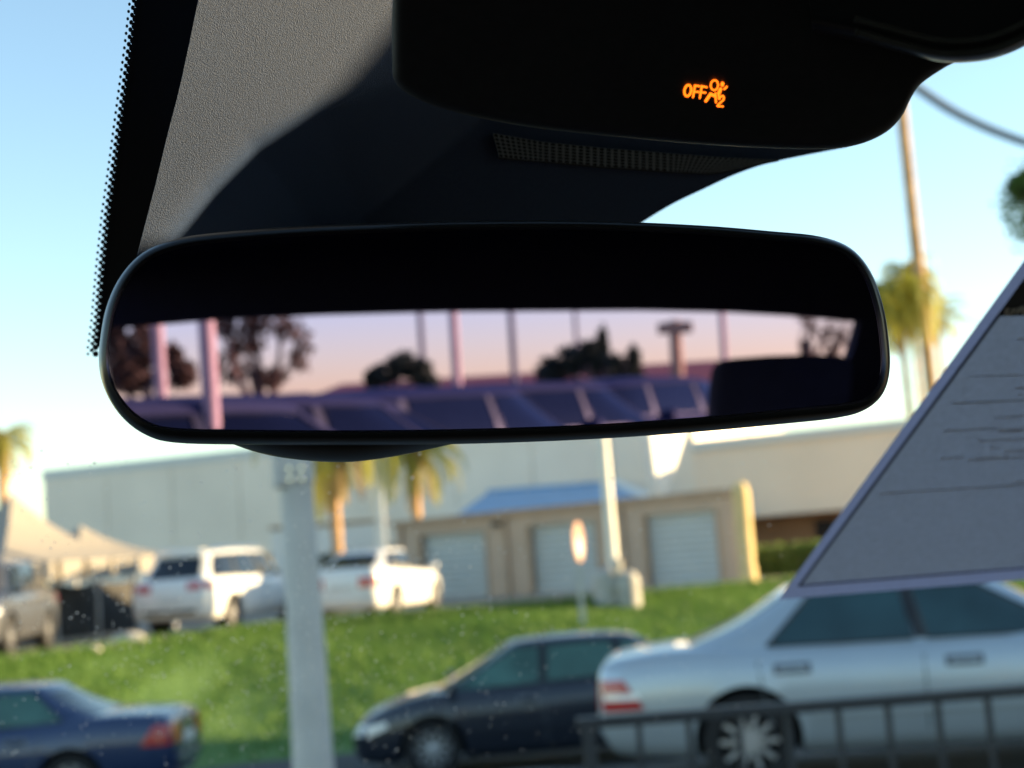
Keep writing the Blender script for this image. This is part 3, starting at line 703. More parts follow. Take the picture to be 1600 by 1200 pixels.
    patch('windscreen', wsf, Vector((0.7, 0, 0.7)), gm, e, 10, 6, 0.008)
    def rwf(u, t):
        tt = lerp(0.12, 0.90, t); a, b = gx(tt); y = lerp(-.84, .84, u)*side(a, tt); return Vector((a - 0.08*(1-(y/side(a, tt))**2), y, gzv(a, tt)))
    patch('rear_screen', rwf, Vector((-0.8, 0, 0.6)), gm if gm.name.startswith('deep') else M['glass_dark'], e, 10, 6, 0.008)
    # things lying on the shell
    def cast(o, d):
        h = bvh.ray_cast(Vector(o), Vector(d)); return h[0]
    def decal(nm, corners, d, mt, par, nu=6, nv=4, out=0.007):
        d = Vector(d); P = []
        for j in range(nv+1):
            row = []
            for i in range(nu+1):
                a = Vector(corners[0]).lerp(Vector(corners[1]), i/nu); b = Vector(corners[3]).lerp(Vector(corners[2]), i/nu)
                p = a.lerp(b, j/nv); h = cast(p - d*2.0, d); row.append(h if h else p)
            P.append(row)
        return patch(nm, lambda u, w: P[round(w*nv)][round(u*nu)], -d, mt, par, nu, nv, out)
    tz0, tz1 = sp['tail_z']
    for sg in (1, -1):
        tl = decal('tail_lamp', [(x0, sg*hw*0.44, tz0), (x0, sg*hw*0.80, tz0), (x0, sg*hw*0.80, tz1), (x0, sg*hw*0.44, tz1)], (1, 0, 0), M['red_lens'], e)
        decal('lamp_side', [(x0+0.04, 0, tz0), (x0+0.34, 0, tz0+0.01), (x0+0.20, 0, tz1), (x0+0.035, 0, tz1)], (0, -sg, 0), M['red_lens'], tl, 5, 4, 0.012)
        if pm.name.startswith('silver'): decal('lamp_band', [(x0+0.05, 0, tz0+0.075), (x0+0.32, 0, tz0+0.08), (x0+0.30, 0, tz0+0.125), (x0+0.05, 0, tz0+0.125)], (0, -sg, 0), M['clear_lens'], tl, 5, 2, 0.018)
        zh = sinterp(sp['top'], x1-0.12)
        hl = decal('headlight', [(x1, sg*hw*0.36, zh-0.19), (x1, sg*hw*0.74, zh-0.16), (x1, sg*hw*0.76, zh-0.03), (x1, sg*hw*0.40, zh-0.07)], (-1, 0, 0), M['clear_lens'], e)
        decal('lamp_side', [(x1-0.42, 0, zh-0.07), (x1-0.16, 0, zh-0.18), (x1-0.16, 0, zh-0.06), (x1-0.40, 0, zh-0.01)], (0, -sg, 0), M['clear_lens'], hl, 5, 3, 0.012)
        if detail:
            for hx in sp['handle_x']:
                zz = belt(hx) - 0.15; h = cast((hx, sg*2, zz), (0, -sg, 0))
                if h:
                    mb = MB(); mb.box((hx, h.y + sg*0.022, zz), (0.20, 0.035, 0.035), 0, 0.012); mb.obj('door_handle', pm, e, local=True)
                    decal('handle_cup', [(hx-0.13, 0, zz-0.035), (hx+0.13, 0, zz-0.035), (hx+0.13, 0, zz+0.04), (hx-0.13, 0, zz+0.04)], (0, -sg, 0), M['p_grey'], e, 4, 2, 0.003)
            for xa, xb in sp.get('seams', ((sp['wins'][-1][1]+0.10, sp['wins'][-1][1]+0.02), (0.06, 0.05), (sp['wheels'][1]+0.42, sp['wheels'][1]+0.30))):
                decal('door_seam', [(xa, 0, 0.34), (xa+0.012, 0, 0.34), (xb+0.012, 0, belt(xb)-0.05), (xb, 0, belt(xb)-0.05)], (0, -sg, 0), M['seam'], e, 1, 8, 0.002)
            decal('side_moulding', [(sp['wheels'][1]+0.45, 0, 0.47), (sp['wheels'][0]-0.45, 0, 0.47), (sp['wheels'][0]-0.45, 0, 0.53), (sp['wheels'][1]+0.45, 0, 0.53)], (0, -sg, 0), pm, e, 12, 2, 0.022)
        mx = sp['cowl']-0.18; mz = belt(mx)+0.07
        mb = MB(); mb.box((mx, sg*(wb+0.13), mz), (0.11, 0.20, 0.14), 0, 0.045); mr = mb.obj('door_mirror', pm, e, smooth=True, local=True)
        mb = MB(); mb.tube([(mx, sg*(wb-0.02), mz-0.06), (mx, sg*(wb+0.09), mz-0.04)], 0.025, 8); mb.obj('mirror_arm', M['trim'], mr, local=True)
    decal('number_plate', [(x0, -0.26, 0.62), (x0, 0.26, 0.62), (x0, 0.26, 0.74), (x0, -0.26, 0.74)], (1, 0, 0), M['plate'], e, 3, 2, 0.012)
    decal('grille', [(x1, -0.30, 0.40), (x1, 0.30, 0.40), (x1, 0.34, 0.58), (x1, -0.34, 0.58)], (-1, 0, 0), M['trim'], e, 6, 3, 0.008)
    decal('rear_bumper_trim', [(x0, -0.62*hw, 0.42), (x0, 0.62*hw, 0.42), (x0, 0.66*hw, 0.50), (x0, -0.66*hw, 0.50)], (1, 0, 0), M['trim'] if sp['kind'] == 'suv' else pm, e, 8, 2, 0.02)
    if sp['kind'] == 'suv':
        mb = MB(); mb.box((sp['rr']-0.06, 0, rz-0.015), (0.26, 1.1, 0.03), 0, 0.012); mb.obj('roof_spoiler', pm, e, local=True)
    if roofrails:
        for sg in (1, -1):
            mb = MB(); y = sg*(sp['roofw']-0.06); mb.tube([(sp['rr']+0.15, y, rz-0.05), (sp['rr']+0.3, y, rz+0.03), (sp['rf']-0.35, y, rz+0.03), (sp['rf']-0.15, y, rz-0.05)], 0.018, 8); mb.obj('roof_rail', M['chrome'], e, smooth=True, local=True)
    # wheels
    r = sp['wr']
    for wx in sp['wheels']:
        for sg in (1, -1):
            yc = sg*(hw-0.125)
            w_ = empty('wheel', (wx, yc, r)); w_.parent = e
            mb = MB(); mb.lathe((0, 0, 0), [(r*0.66, -0.10), (r*0.93, -0.105), (r, -0.07), (r, 0.07), (r*0.93, 0.105), (r*0.66, 0.10)], 32, 'Y', False); mb.obj('tyre', M['tyre'], w_, smooth=True, local=True)
            mb = MB(); mb.lathe((0, sg*0.05, 0), [(r*0.68, 0.03), (r*0.62, 0.04), (r*0.60, -0.02)], 28, 'Y', False)
            for k in range(10):
                a = 2*math.pi*k/10; c = Vector((math.cos(a), 0, math.sin(a))); tdir_ = Vector((-math.sin(a), 0, math.cos(a))); y = Vector((0, sg*0.095, 0)); yb = Vector((0, sg*0.06, 0))
                q = [c*r*0.12 + tdir_*0.02, c*r*0.64 + tdir_*0.016, c*r*0.64 - tdir_*0.016, c*r*0.12 - tdir_*0.02]
                mb.add([p + y for p in q] + [p + yb for p in q], [(0, 1, 2, 3), (0, 4, 5, 1), (1, 5, 6, 2), (2, 6, 7, 3), (3, 7, 4, 0)])
            mb.lathe((0, sg*0.09, 0), [(r*0.16, -0.02), (r*0.16, 0.012), (r*0.1, 0.02)], 14, 'Y')
            mb.obj('rim', M['alloy'], w_, local=True)
            mb = MB(); mb.lathe((0, sg*0.01, 0), [(r*0.67, -0.01), (r*0.67, 0.01)], 24, 'Y'); mb.obj('brake_disc', M['well'], w_, local=True)
    return e

SILVER = dict(SEDAN, cowl=1.12, rf=0.38, rr=-1.02, rb=-1.90, handle_x=(-1.08, 0.10), wheels=(1.50, -1.42),
    top=[(-2.475, 0.66), (-2.465, 0.82), (-2.42, 0.90), (-2.3, 0.935), (-1.85, 0.975), (-0.9, 0.955), (0.6, 0.94), (1.25, 0.93), (2.0, 0.83), (2.36, 0.72), (2.475, 0.56)],
    wins=[(-1.24, -0.22, -0.27, -0.90), (-0.13, 0.90, 0.28, -0.19)], tail_z=(0.58, 0.80), seams=((1.02, 0.94), (-0.19, -0.175), (-1.26, -1.33)))
# silver sedan behind the railing, nose to the right
p = at(940, 1080, 10.9)
hd = R(-7); c, s = math.cos(hd), math.sin(hd)
loc = Vector((p.x, p.y, 0)) + Vector((c*2.43 - s*0.88, s*2.43 + c*0.88, 0))
make_car('silver_sedan', SILVER, M['p_silver'], M['glass_teal'], 'silver sedan nearest on the right, partly covered by the window sticker', (loc.x, loc.y, gz(loc.x, loc.y)), hd)
# black hatchback nose to the left
p = at(541, 1105, 17.4); make_car('black_hatchback', dict(HATCH, roofz=1.47), M['p_black'], M['glass_pale'], 'black hatchback on the driveway below the grass bank, nose to the left', (p.x+2.27, p.y+0.9, gz(p.x+2.2, p.y+.9)), R(183))
# navy sedan nose to the left
p = at(262, 1115, 16.6); make_car('blue_sedan', dict(SEDAN, L=4.95), M['p_blue'], M['glass_pale'], 'dark blue sedan cut off at the lower left corner', (p.x-2.46, p.y+0.9, gz(p.x-2.4, p.y+.9)), R(180))
# white SUV, white sedan on the upper lot
def from_rear(px, py, d, sp, h):
    p = at(px, py, d); return (p.x + math.cos(h)*sp['L']/2, p.y + math.sin(h)*sp['L']/2, UP)
h = R(90-17); make_car('white_suv', dict(SUV, cowl=1.42, rf=0.80, wins=[(-1.90, -1.02, -1.00, -1.62), (-0.92, 0.05, 0.03, -0.90), (0.13, 1.18, 0.74, 0.11)]), M['p_white'], M['glass_dark'], 'white SUV seen from behind at the top of the bank, left of the thick post', from_rear(266, 985, 30.4, SUV, h), h, 'white cars on the upper lot', True)
h = R(90-15); make_car('white_sedan', dict(HATCH, roofz=1.46, roofw=0.60), M['p_white'], M['glass_dark'], 'white fastback sedan seen from behind with its right side in full sun', from_rear(530, 968, 31.5, SEDAN, h), h, 'white cars on the upper lot')
p = at(-92, 1010, 25.0); h = R(-86); make_car('grey_suv', SUV, M['p_grey'], M['glass_dark'], 'grey SUV at the left edge with a sunlit front wheel', (p.x-math.cos(h)*2.3, p.y-math.sin(h)*2.3, UP), h)

# ------------------------------------------------------------------ railing in front of the silver car
dr = 6.0
a, b = at(900, 1117, dr), at(1640, 1071, dr); zt = (a.z + b.z)/2
dv = Vector((b.x-a.x, b.y-a.y, 0)).normalized()
ra = empty('railing', (a.x, a.y, gz(a.x, a.y)), label='dark metal railing in front of the silver sedan at the bottom right', cat='railing')
L_ = 5.2
def rp(t, z): return Vector((a.x, a.y, 0)) + dv*t + Vector((0, 0, z))
ang = math.atan2(dv.y, dv.x)
mb = MB(); q = rp(L_/2, zt-0.0225); mb.box(q, (L_, 0.05, 0.045), ang, 0.006); mb.obj('top_rail', M['rail'], ra)
zb = gz(a.x, a.y)+0.12
mb = MB(); q = rp(L_/2, zb); mb.box(q, (L_, 0.035, 0.04), ang, 0.004); mb.obj('bottom_rail', M['rail'], ra)
for i in range(26):
    t = 0.04 + 0.1957*i + 0.005; mb = MB(); q = rp(t, (zb+zt)/2-0.02)
    if i % 13 == 0:
        mb.box(rp(t, (zt-0.05+gz(a.x, a.y))/2), (0.05, 0.05, zt-0.05-gz(a.x, a.y)+0.05), ang, 0.004); mb.obj('post', M['rail'], ra)
    else:
        mb.box(q, (0.022, 0.022, zt-zb-0.05), ang); mb.obj('baluster', M['rail'], ra)

# unseen hall added right of the frame: keeps the driveway in evening shade
dh = empty('shadecaster', (19, 15, -1), label='flat-roofed showroom added out of view to the right of the driveway', cat='building')
mb = MB(); mb.box((21.5, 15.6, 2.4), (14, 18.0, 7.2), 0, 0.05); mb.obj('wall', M['ware_grey'], dh)
mb = MB(); mb.box((21.5, 15.6, 6.12), (14.6, 18.6, 0.24), 0, 0.03); mb.obj('roof_edge', M['coping'], dh)
for i in range(6):
    mb = MB(); mb.box((14.47, 8.3 + i*2.9, 1.3), (0.06, 2.5, 2.6)); mb.obj('window', M['glass_teal'], dh)

# ================================================================== THE CAR WE SIT IN
PSI = R(15)
RT = Vector((math.cos(PSI), math.sin(PSI), 0)); FW = Vector((-math.sin(PSI), math.cos(PSI), 0)); UZ = Vector((0, 0, 1))
def C(u, v_, w): return EYE + RT*u + FW*v_ + UZ*w
UC = 0.13                                        # centre line of the car, to the right of the eye
WS_P = C(0, 0.75, 0.10); WS_S = (FW*-math.cos(R(30)) + UZ*math.sin(R(30))); WS_N = RT.cross(WS_S).normalized()
if WS_N.z > 0: WS_N = -WS_N                      # points down into the cabin
def ws(px, py, off=0.0): return on_plane(px, py, WS_P + WS_N*off, WS_N)
def wsd(px, py): return depth_of(ws(px, py))
cab = empty('car_cabin', C(UC, 0, -1.38), PSI, label='dark car cabin around the camera with windscreen and overhead console', cat='car interior')
# windscreen
wc = [WS_P + RT*(UC+su*0.74) + WS_S*t for su, t in ((-1, -0.62), (1, -0.62), (0.86, 0.46), (-0.86, 0.46))]
scr = mk('windscreen', wc, [(0, 1, 2, 3)], M['clear'], cab, smooth=False)
def slab(name, rows, m, par, thick=None, smooth=True, angle=R(50)):
    """rows of pixel/depth triples -> surface; thick closes it with a back skin displaced along the view"""
    nv, nu = len(rows), len(rows[0]); v = [at(*q) for r in rows for q in r]; f = [(j*nu+i, j*nu+i+1, (j+1)*nu+i+1, (j+1)*nu+i) for j in range(nv-1) for i in range(nu-1)]
    if thick:
        k = len(v); v += [EYE + (p-EYE)*(1+thick) for p in v]
        f += [tuple(x + k for x in q[::-1]) for q in f[:]]
        bd = [i for i in range(nu)] + [j*nu+nu-1 for j in range(1, nv)] + [(nv-1)*nu+i for i in range(nu-2, -1, -1)] + [j*nu for j in range(nv-2, 0, -1)]
        n = len(bd); f += [(bd[i], bd[(i+1) % n], bd[(i+1) % n]+k, bd[i]+k) for i in range(n)]
    return mk(name, v, f, m, par, smooth, False, angle)
# ceramic band on the glass and its dots
fe = [(224, -70), (216, 0), (208, 70), (196, 160), (184, 250), (172, 335), (163, 420), (156, 500), (150, 545), (152, 580), (160, 640)]
def fx(y): return interp([(b_, a_) for a_, b_ in fe], y)
v = []; f = []; ys = [-70 + 10*i for i in range(65)]
for y in ys: v += [ws(fx(y)+6, y, 0.002), ws(420, y, 0.002), ws(fx(y)+6, y, 0.0035), ws(420, y, 0.0035)]
for i in range(len(ys)-1): f += [(4*i, 4*i+1, 4*i+5, 4*i+4), (4*i+2, 4*i+6, 4*i+7, 4*i+3), (4*i, 4*i+4, 4*i+6, 4*i+2)]
mk('frit_band', v, f, M['frit'], scr, smooth=False)
mb = MB()
pitch = 11.6
for k in range(78):
    y = -80 + k*pitch*(1 - 0.0009*k)
    if y > 556: break
    n = 4 if y < 520 else 3
    for col in range(4):
        yy = y + (pitch/2 if col % 2 else 0)
        px = fx(yy) + 5.0 - col*6.0; r = (5.6, 4.9, 3.2, 2.2)[col]
        if yy > 545 and col < 1: continue
        c0 = ws(px, yy, 0.0028); sc_ = depth_of(c0)/FPX
        du, dw = RT*r*sc_*1.02, WS_S*r*sc_*1.6
        mb.add([c0 + du*math.cos(t)+dw*math.sin(t) for t in [2*math.pi*i/10 for i in range(10)]], [tuple(range(10))])
tag(mb.obj('frit_dots', M['frit'], scr), kind='stuff')
# dust on the glass
rd = random.Random(9); mb = MB()
for _ in range(1500):
    px, py = rd.gauss(430, 230), rd.gauss(985, 120)
    if rd.random() < 0.25: px, py = rd.uniform(0, 1250), rd.uniform(700, 1200)
    if not (-20 < px < 1260 and 690 < py < 1230): continue
    c0 = ws(px, py, 0.0015); r = abs(rd.gauss(0.00030, 0.00018)) + 0.00014
    ph = rd.uniform(0, 6)
    mb.add([c0 + RT*r*math.cos(t+ph)*rd.uniform(.7, 1.3) + WS_S*r*1.5*math.sin(t+ph) for t in (0, 1.2, 2.4, 3.7, 5.0)], [(0, 1, 2, 3, 4)])
tag(mb.obj('dust_specks', M['dust'], scr), kind='stuff')

# sensor cover in front of the mirror mount
FN = (RT*0.34 - FW*0.86 - UZ*0.37).normalized()
FP = at(450, 205, 0.535)
crs = [(1000, 40), (860, 66), (760, 92), (690, 112), (615, 140), (500, 178), (400, 230), (330, 297), (275, 365), (235, 425)]
def crease(px, py):                               # signed pixel distance, positive below the crease
    best = 1e9; sgn = 1
    for (ax_, ay), (bx, by) in zip(crs, crs[1:]):
        dx, dy = bx-ax_, by-ay; t = max(0, min(1, ((px-ax_)*dx+(py-ay)*dy)/(dx*dx+dy*dy)))
        qx, qy = px-(ax_+t*dx), py-(ay+t*dy); d = math.hypot(qx, qy)
        if d < best: best = d; sgn = 1 if (dx*qy - dy*qx) < 0 else -1
    return best*sgn
def cover_depth(px, py):
    g = crease(px, py); w = 9.0
    sp_ = w*math.log1p(math.exp(max(-40, min(40, g/w)))) if g/w < 40 else g
    d = depth_of(on_plane(px, py, FP, FN)) + 0.00062*sp_
    return min(d, wsd(px, py) - 0.006)
xl = [(-70, 327), (0, 310), (67, 296), (140, 280), (210, 262), (280, 245), (350, 227), (400, 214), (440, 205)]
xr = [(-70, 1370), (120, 1370), (180, 1365), (215, 1352), (229, 1325), (240, 1270), (255, 1200), (272, 1150), (295, 1100), (318, 1052), (340, 1015), (380, 955), (440, 880)]
rows = []
for j in range(86):
    py = -70 + 6*j; a_, b_ = sinterp(xl, py), sinterp(xr, py); n = 110
    rows.append([(lerp(a_, b_, i/n), py, cover_depth(lerp(a_, b_, i/n), py)) for i in range(n+1)])
cov = tag(slab('sensor_cover', rows, M['cover'], cab, 0.06), 'grey grained plastic cover above the mirror, lit at its left')
# perforated grille
gt = [(770, 208), (850, 222), (950, 232), (1050, 240), (1130, 246), (1216, 250)]
gb = [(780, 246), (850, 252), (950, 261), (1050, 268), (1105, 271), (1132, 268)]
def gpt(u, w):
    a_ = Vector(interp_pt(gt, u)); b_ = Vector(interp_pt(gb, u)); return a_.lerp(b_, w)
def interp_pt(tab, u):
    s = u*(len(tab)-1); i = min(int(s), len(tab)-2); return Vector(tab[i]).lerp(Vector(tab[i+1]), s-i)
mb = MB(); mb.grid(lambda u, w: at(*gpt(u, w), cover_depth(*gpt(u, w)) - 0.0010), 40, 4); gr = mb.obj('grille', M['black_plastic'], cov)
mb = MB(); NU, NV = 46, 6
for i in range(NU):
    for j in range(NV):
        cs = [gpt((i+a_)/NU, (j+b_)/NV) for a_, b_ in ((0, 0), (.5, 0), (1, 0), (1, .5), (1, 1), (.5, 1), (0, 1), (0, .5))]
        ce = sum(cs, Vector((0, 0)))/8
        ins = [ce + (p_-ce)*(0.74 if k % 2 else 0.58) for k, p_ in enumerate(cs)]
        top_ = [at(*p_, cover_depth(*p_) - 0.0034) for p_ in cs] + [at(*p_, cover_depth(*p_) - 0.0034) for p_ in ins] + [at(*p_, cover_depth(*p_) - 0.0008) for p_ in ins]
        mb.add(top_, [(k, (k+1) % 8, 8+(k+1) % 8, 8+k) for k in range(8)] + [(8+k, 8+(k+1) % 8, 16+(k+1) % 8, 16+k) for k in range(8)])
tag(mb.obj('grille_mesh', M['grille'], gr), kind='stuff')
bd = [interp_pt(gb, i/30) for i in range(31)] + [Vector((1165, 260)), Vector((1216, 250))]
mb = MB(); mb.tube([at(*p_, cover_depth(*p_) - 0.0015) for p_ in bd], 0.0007, 6); mb.obj('grille_rim', M['black_plastic'], gr)

# overhead console
lo = [(612, 60), (613, 95), (616, 125), (640, 148), (700, 172), (800, 194), (900, 207), (1000, 217), (1120, 227), (1250, 233), (1310, 231), (1350, 223), (1385, 206), (1408, 183), (1424, 152), (1440, 130), (1475, 106), (1500, 92), (1530, 60)]
lo = [tuple(p_) for p_ in catmull(lo, 4, False)]
top_y = -90; ctr = lambda p_: (lerp(p_[0], 1050, 0.0), top_y)
def con_d(py): return 0.405 + 0.00020*(py+90)
rows = []; nlo = len(lo)
for k in range(26):
    t = k/25; tt = 1 - (1-t)**1.8; row = []
    for (x_, y_) in lo:
        py = lerp(top_y, y_, tt); b_ = (y_ - py); r_ = 16.0
        xx = lerp(x_ + (10 if x_ < 700 else -10 if x_ > 1400 else 0)*(1-tt), x_, tt)
        add = 0
        bb_ = min(b_, (xx-612)*0.9+0.5 if x_ < 700 else 99)
        if bb_ < r_: add = 0.006*(1-math.sqrt(max(0, 1-(1-max(0, bb_)/r_)**2)))
        row.append((xx, py, con_d(py)+add))
    rows.append(row)
con = tag(slab('overhead_console', rows, M['black_plastic'], cab, 0.10), 'black overhead console with an amber airbag-off light')
# airbag indicator: strokes of light on the console face
def ip(x, y): px, py = 1050 + x/16.0, 110 + y/16.0; return at(px, py, con_d(py) - 0.0006)
def stroke(mb, pts, w, closed=False):
    n = len(pts); P = [Vector(p_) for p_ in pts]; w *= 0.43
    for i in range(n if closed else n-1):
        a_, b_ = P[i], P[(i+1) % n]; d_ = (b_-a_).normalized(); nn_ = Vector((-d_.y, d_.x))
        mb.add([ip(*(a_+nn_*w)), ip(*(b_+nn_*w)), ip(*(b_-nn_*w)), ip(*(a_-nn_*w))], [(0, 1, 2, 3)])
    for p_ in P:
        mb.add([ip(*(p_ + Vector((math.cos(t), math.sin(t)))*w)) for t in [2*math.pi*k/10 for k in range(10)]], [tuple(range(10))])
def ell(cx_, cy_, rx, ry, sl=0.0): return [(cx_ + rx*math.cos(t) - sl*ry*math.sin(t), cy_ + ry*math.sin(t)) for t in [2*math.pi*k/22 for k in range(22)]]
ind = None
def glyph(nm, strokes):
    mb = MB()
    for s_ in strokes: stroke(mb, *s_)
    return mb.obj(nm, M['amber'], con)
glyph('letter_O', [(ell(395, 505, 85, 140, 0.12), 62, True)])
glyph('letter_F', [([(575, 375), (525, 670)], 56), ([(575, 385), (685, 392)], 56), ([(556, 535), (665, 538)], 52)])
glyph('letter_F', [([(745, 390), (695, 690)], 56), ([(745, 398), (870, 420)], 56), ([(722, 552), (840, 556)], 52)])
glyph('airbag_symbol', [(ell(1060, 372, 92, 125, 0.05), 48, True)])
glyph('person_symbol', [([(1262, 325), (1258, 365)], 100), ([(1305, 470), (1368, 408)], 58), ([(1215, 465), (1168, 580)], 96), ([(1160, 590), (1180, 715)], 62), ([(845, 765), (965, 590)], 82), ([(965, 590), (1080, 645)], 84), ([(1088, 570), (1100, 800)], 56)])
glyph('digit_2', [([(1190, 700), (1225, 645), (1275, 635), (1303, 680), (1285, 740), (1215, 800), (1140, 875), (1135, 895), (1275, 900)], 50)])

# visor edge at the upper right
ve = [(1270, 50), (1340, 64), (1400, 80), (1470, 97), (1530, 96), (1575, 84), (1620, 62), (1700, 20), (1800, -40)]
ve = [tuple(p_) for p_ in catmull(ve, 4, False)]
rows = []
for k in range(16):
    t = k/15; row = []
    for (x_, y_) in ve:
        py = lerp(-150, y_, 1-(1-t)**1.7); b_ = y_-py
        d_ = 0.385 + 0.00012*(py+150)
        if b_ < 26: d_ += 0.012*(1-math.sqrt(max(0, 1-(1-b_/26)**2)))
        row.append((x_ + (py-y_)*0.15, py, d_))
    rows.append(row)
vis = tag(slab('sun_visor', rows, M['gloss_black'], cab, 0.05), 'black padded visor edge at the upper right corner')
for off, r_ in ((14, 0.0011), (34, 0.0009)):
    mb = MB(); mb.tube([at(x_ - off*0.15, y_-off, 0.385 + 0.00012*(y_-off+150)-0.0004) for x_, y_ in ve if 1330 < x_ < 1760], r_, 6); mb.obj('visor_seam', M['housing'], vis, smooth=True)

# cabin shell: roof lining, pillars shaped to block sun, doors, dashboard, seats
def cbox(name, u, v_, w, d, m=M['fabric'], par=cab, bev=0.03):
    mb = MB(); mb.box(C(u, v_, w), d, PSI, bev); return mb.obj(name, m, par, smooth=True)
mb = MB(); mb.grid(lambda a_, b_: C(UC + (2*a_-1)*0.76, lerp(0.36, -1.72, b_), 0.335 + 0.02*math.sin(math.pi*b_) - 0.04*abs(2*a_-1)**4), 12, 16)
mb.grid(lambda a_, b_: C(UC + (2*a_-1)*0.78, lerp(0.36, -1.72, b_), 0.385 + 0.02*math.sin(math.pi*b_) - 0.04*abs(2*a_-1)**4), 12, 16); mb.obj('roof_lining', M['fabric'], cab, smooth=True)
cbox('dashboard', UC, 1.02, -0.42, (1.5, 0.5, 0.22), M['black_plastic'], bev=0.06)
ap = [(0.428, 0.36), (0.426, 0.236), (0.28, 0.222), (0.28, 0.04), (0.70, -0.06), (1.15, -0.28), (1.22, -0.22), (0.86, 0.04), (0.62, 0.19), (0.47, 0.36)]  # rear edge shaped, with an added step, to shade cover and mirror rim
v = [C(uu, a_, b_) for uu in (0.865, 0.905) for a_, b_ in ap]; n = len(ap)
mk('windscreen_pillar_blocker', v, [tuple(range(n)), tuple(range(n, 2*n))[::-1]] + [(i, (i+1) % n, n+(i+1) % n, n+i) for i in range(n)], M['fabric'], cab, smooth=False)
cbox('rear_pillar_blocker', UC+0.755, -1.38, 0.0, (0.04, 0.62, 0.68), bev=0.01)  # out of view, added to keep the sun off the rear headrest
cbox('floor', UC, -0.5, -1.1, (1.5, 3.2, 0.06))
cbox('firewall', UC, 1.25, -0.8, (1.5, 0.05, 0.66))
for sg in (-1, 1):
    cbox('door_panel', UC+sg*0.76, -0.35, -0.72, (0.07, 2.9, 0.74))
cbox('seat_back', UC-0.37, -0.42, -0.42, (0.5, 0.14, 0.62), bev=0.05); cbox('seat_back', UC+0.37, -0.42, -0.42, (0.5, 0.14, 0.62), bev=0.05)
cbox('seat_cushion', UC-0.37, -0.1, -0.75, (0.5, 0.5, 0.16), bev=0.05); cbox('seat_cushion', UC+0.37, -0.1, -0.75, (0.5, 0.5, 0.16), bev=0.05)
cbox('rear_seat_back', UC, -1.30, -0.46, (1.3, 0.16, 0.56), bev=0.06)

# ------------------------------------------------------------------ rear-view mirror
MP = at(775, 525, 0.50)
out_ = Vector((math.sin(R(15.2)), -math.cos(R(15.2)), 0.0))
MN = (out_ - ray(780, 612)).normalized()
def mp(px, py, off=0.0): return on_plane(px, py, MP, MN) + MN*off
def mir(px, py, D):                               # where the reflected view ray is, D metres behind the mirror
    p_ = mp(px, py); r_ = ray(px, py); r_ = r_ - MN*2*r_.dot(MN); return p_ + r_*D
def mir_plane(px, py, v_):                        # reflected ray meets the cross plane v_ of the car
    p_ = mp(px, py); r_ = ray(px, py); r_ = r_ - MN*2*r_.dot(MN)
    return p_ + r_*((C(0, v_, 0) - p_).dot(FW)/r_.dot(FW))
rm = empty('rear_view_mirror', mp(775, 525), label='black rear-view mirror with rounded corners hanging below the overhead console', cat='mirror')
mo = [(149, 570), (152, 520), (163, 470), (185, 425), (220, 389), (270, 368), (340, 357), (470, 347), (620, 341), (780, 338), (940, 339), (1100, 346), (1210, 355), (1285, 363), (1335, 382), (1368, 420), (1388, 475), (1397, 530), (1399, 575), (1390, 612), (1368, 637), (1330, 650), (1240, 660), (1100, 673), (940, 684), (760, 691), (560, 694), (380, 693), (270, 690), (222, 678), (185, 650), (160, 612)]
mo2 = catmull(mo, 5); cen = Vector((775, 520))
def inset(pts, d):
    n = len(pts); out = []
    for i in range(n):
        t = (pts[(i+1) % n] - pts[(i-1) % n]).normalized(); nn_ = Vector((-t.y, t.x))
        if nn_.dot(cen - pts[i]) < 0: nn_ = -nn_
        out.append(pts[i] + nn_*d)
    return out
def ringmesh(name, rings, m, cap0=False, cap1=False, par=rm):
    n = len(rings[0]); v = [p_ for r_ in rings for p_ in r_]; f = []
    for j in range(len(rings)-1):
        for k in range(n): f.append((j*n+k, j*n+(k+1) % n, (j+1)*n+(k+1) % n, (j+1)*n+k))
    if cap0: f.append(tuple(range(n)))
    if cap1: f.append(tuple(range((len(rings)-1)*n, len(rings)*n)))
    return mk(name, v, f, m, par, True, False, R(50))
def R_(d, off): return [mp(p_.x, p_.y, off) for p_ in inset(mo2, d)]
ringmesh('bezel', [R_(21.5, -0.0012), R_(20.5, 0.0010), R_(18, 0.0018), R_(13, 0.0014), R_(9, 0.0), R_(5, -0.002), R_(2.2, -0.005), R_(0.4, -0.009)], M['gloss_black'])
def shr(s, off):
    c_ = Vector((775, 512)); return [mp(*(c_ + Vector(((p_.x-c_.x)*s[0], (p_.y-c_.y)*s[1]))), off) for p_ in mo2]
ringmesh('housing', [R_(0.4, -0.0091), R_(0.0, -0.014), shr((0.995, 0.985), -0.022), shr((0.97, 0.93), -0.032), shr((0.90, 0.80), -0.040), shr((0.7, 0.5), -0.045)], M['housing'], cap1=True)
mir_o = mk('mirror_glass', R_(21.8, -0.0002), [tuple(range(len(mo2)))], M['mirror'], rm, smooth=False)
tag(mir_o, 'tinted mirror glass reflecting parked cars, trees and a lilac sky')
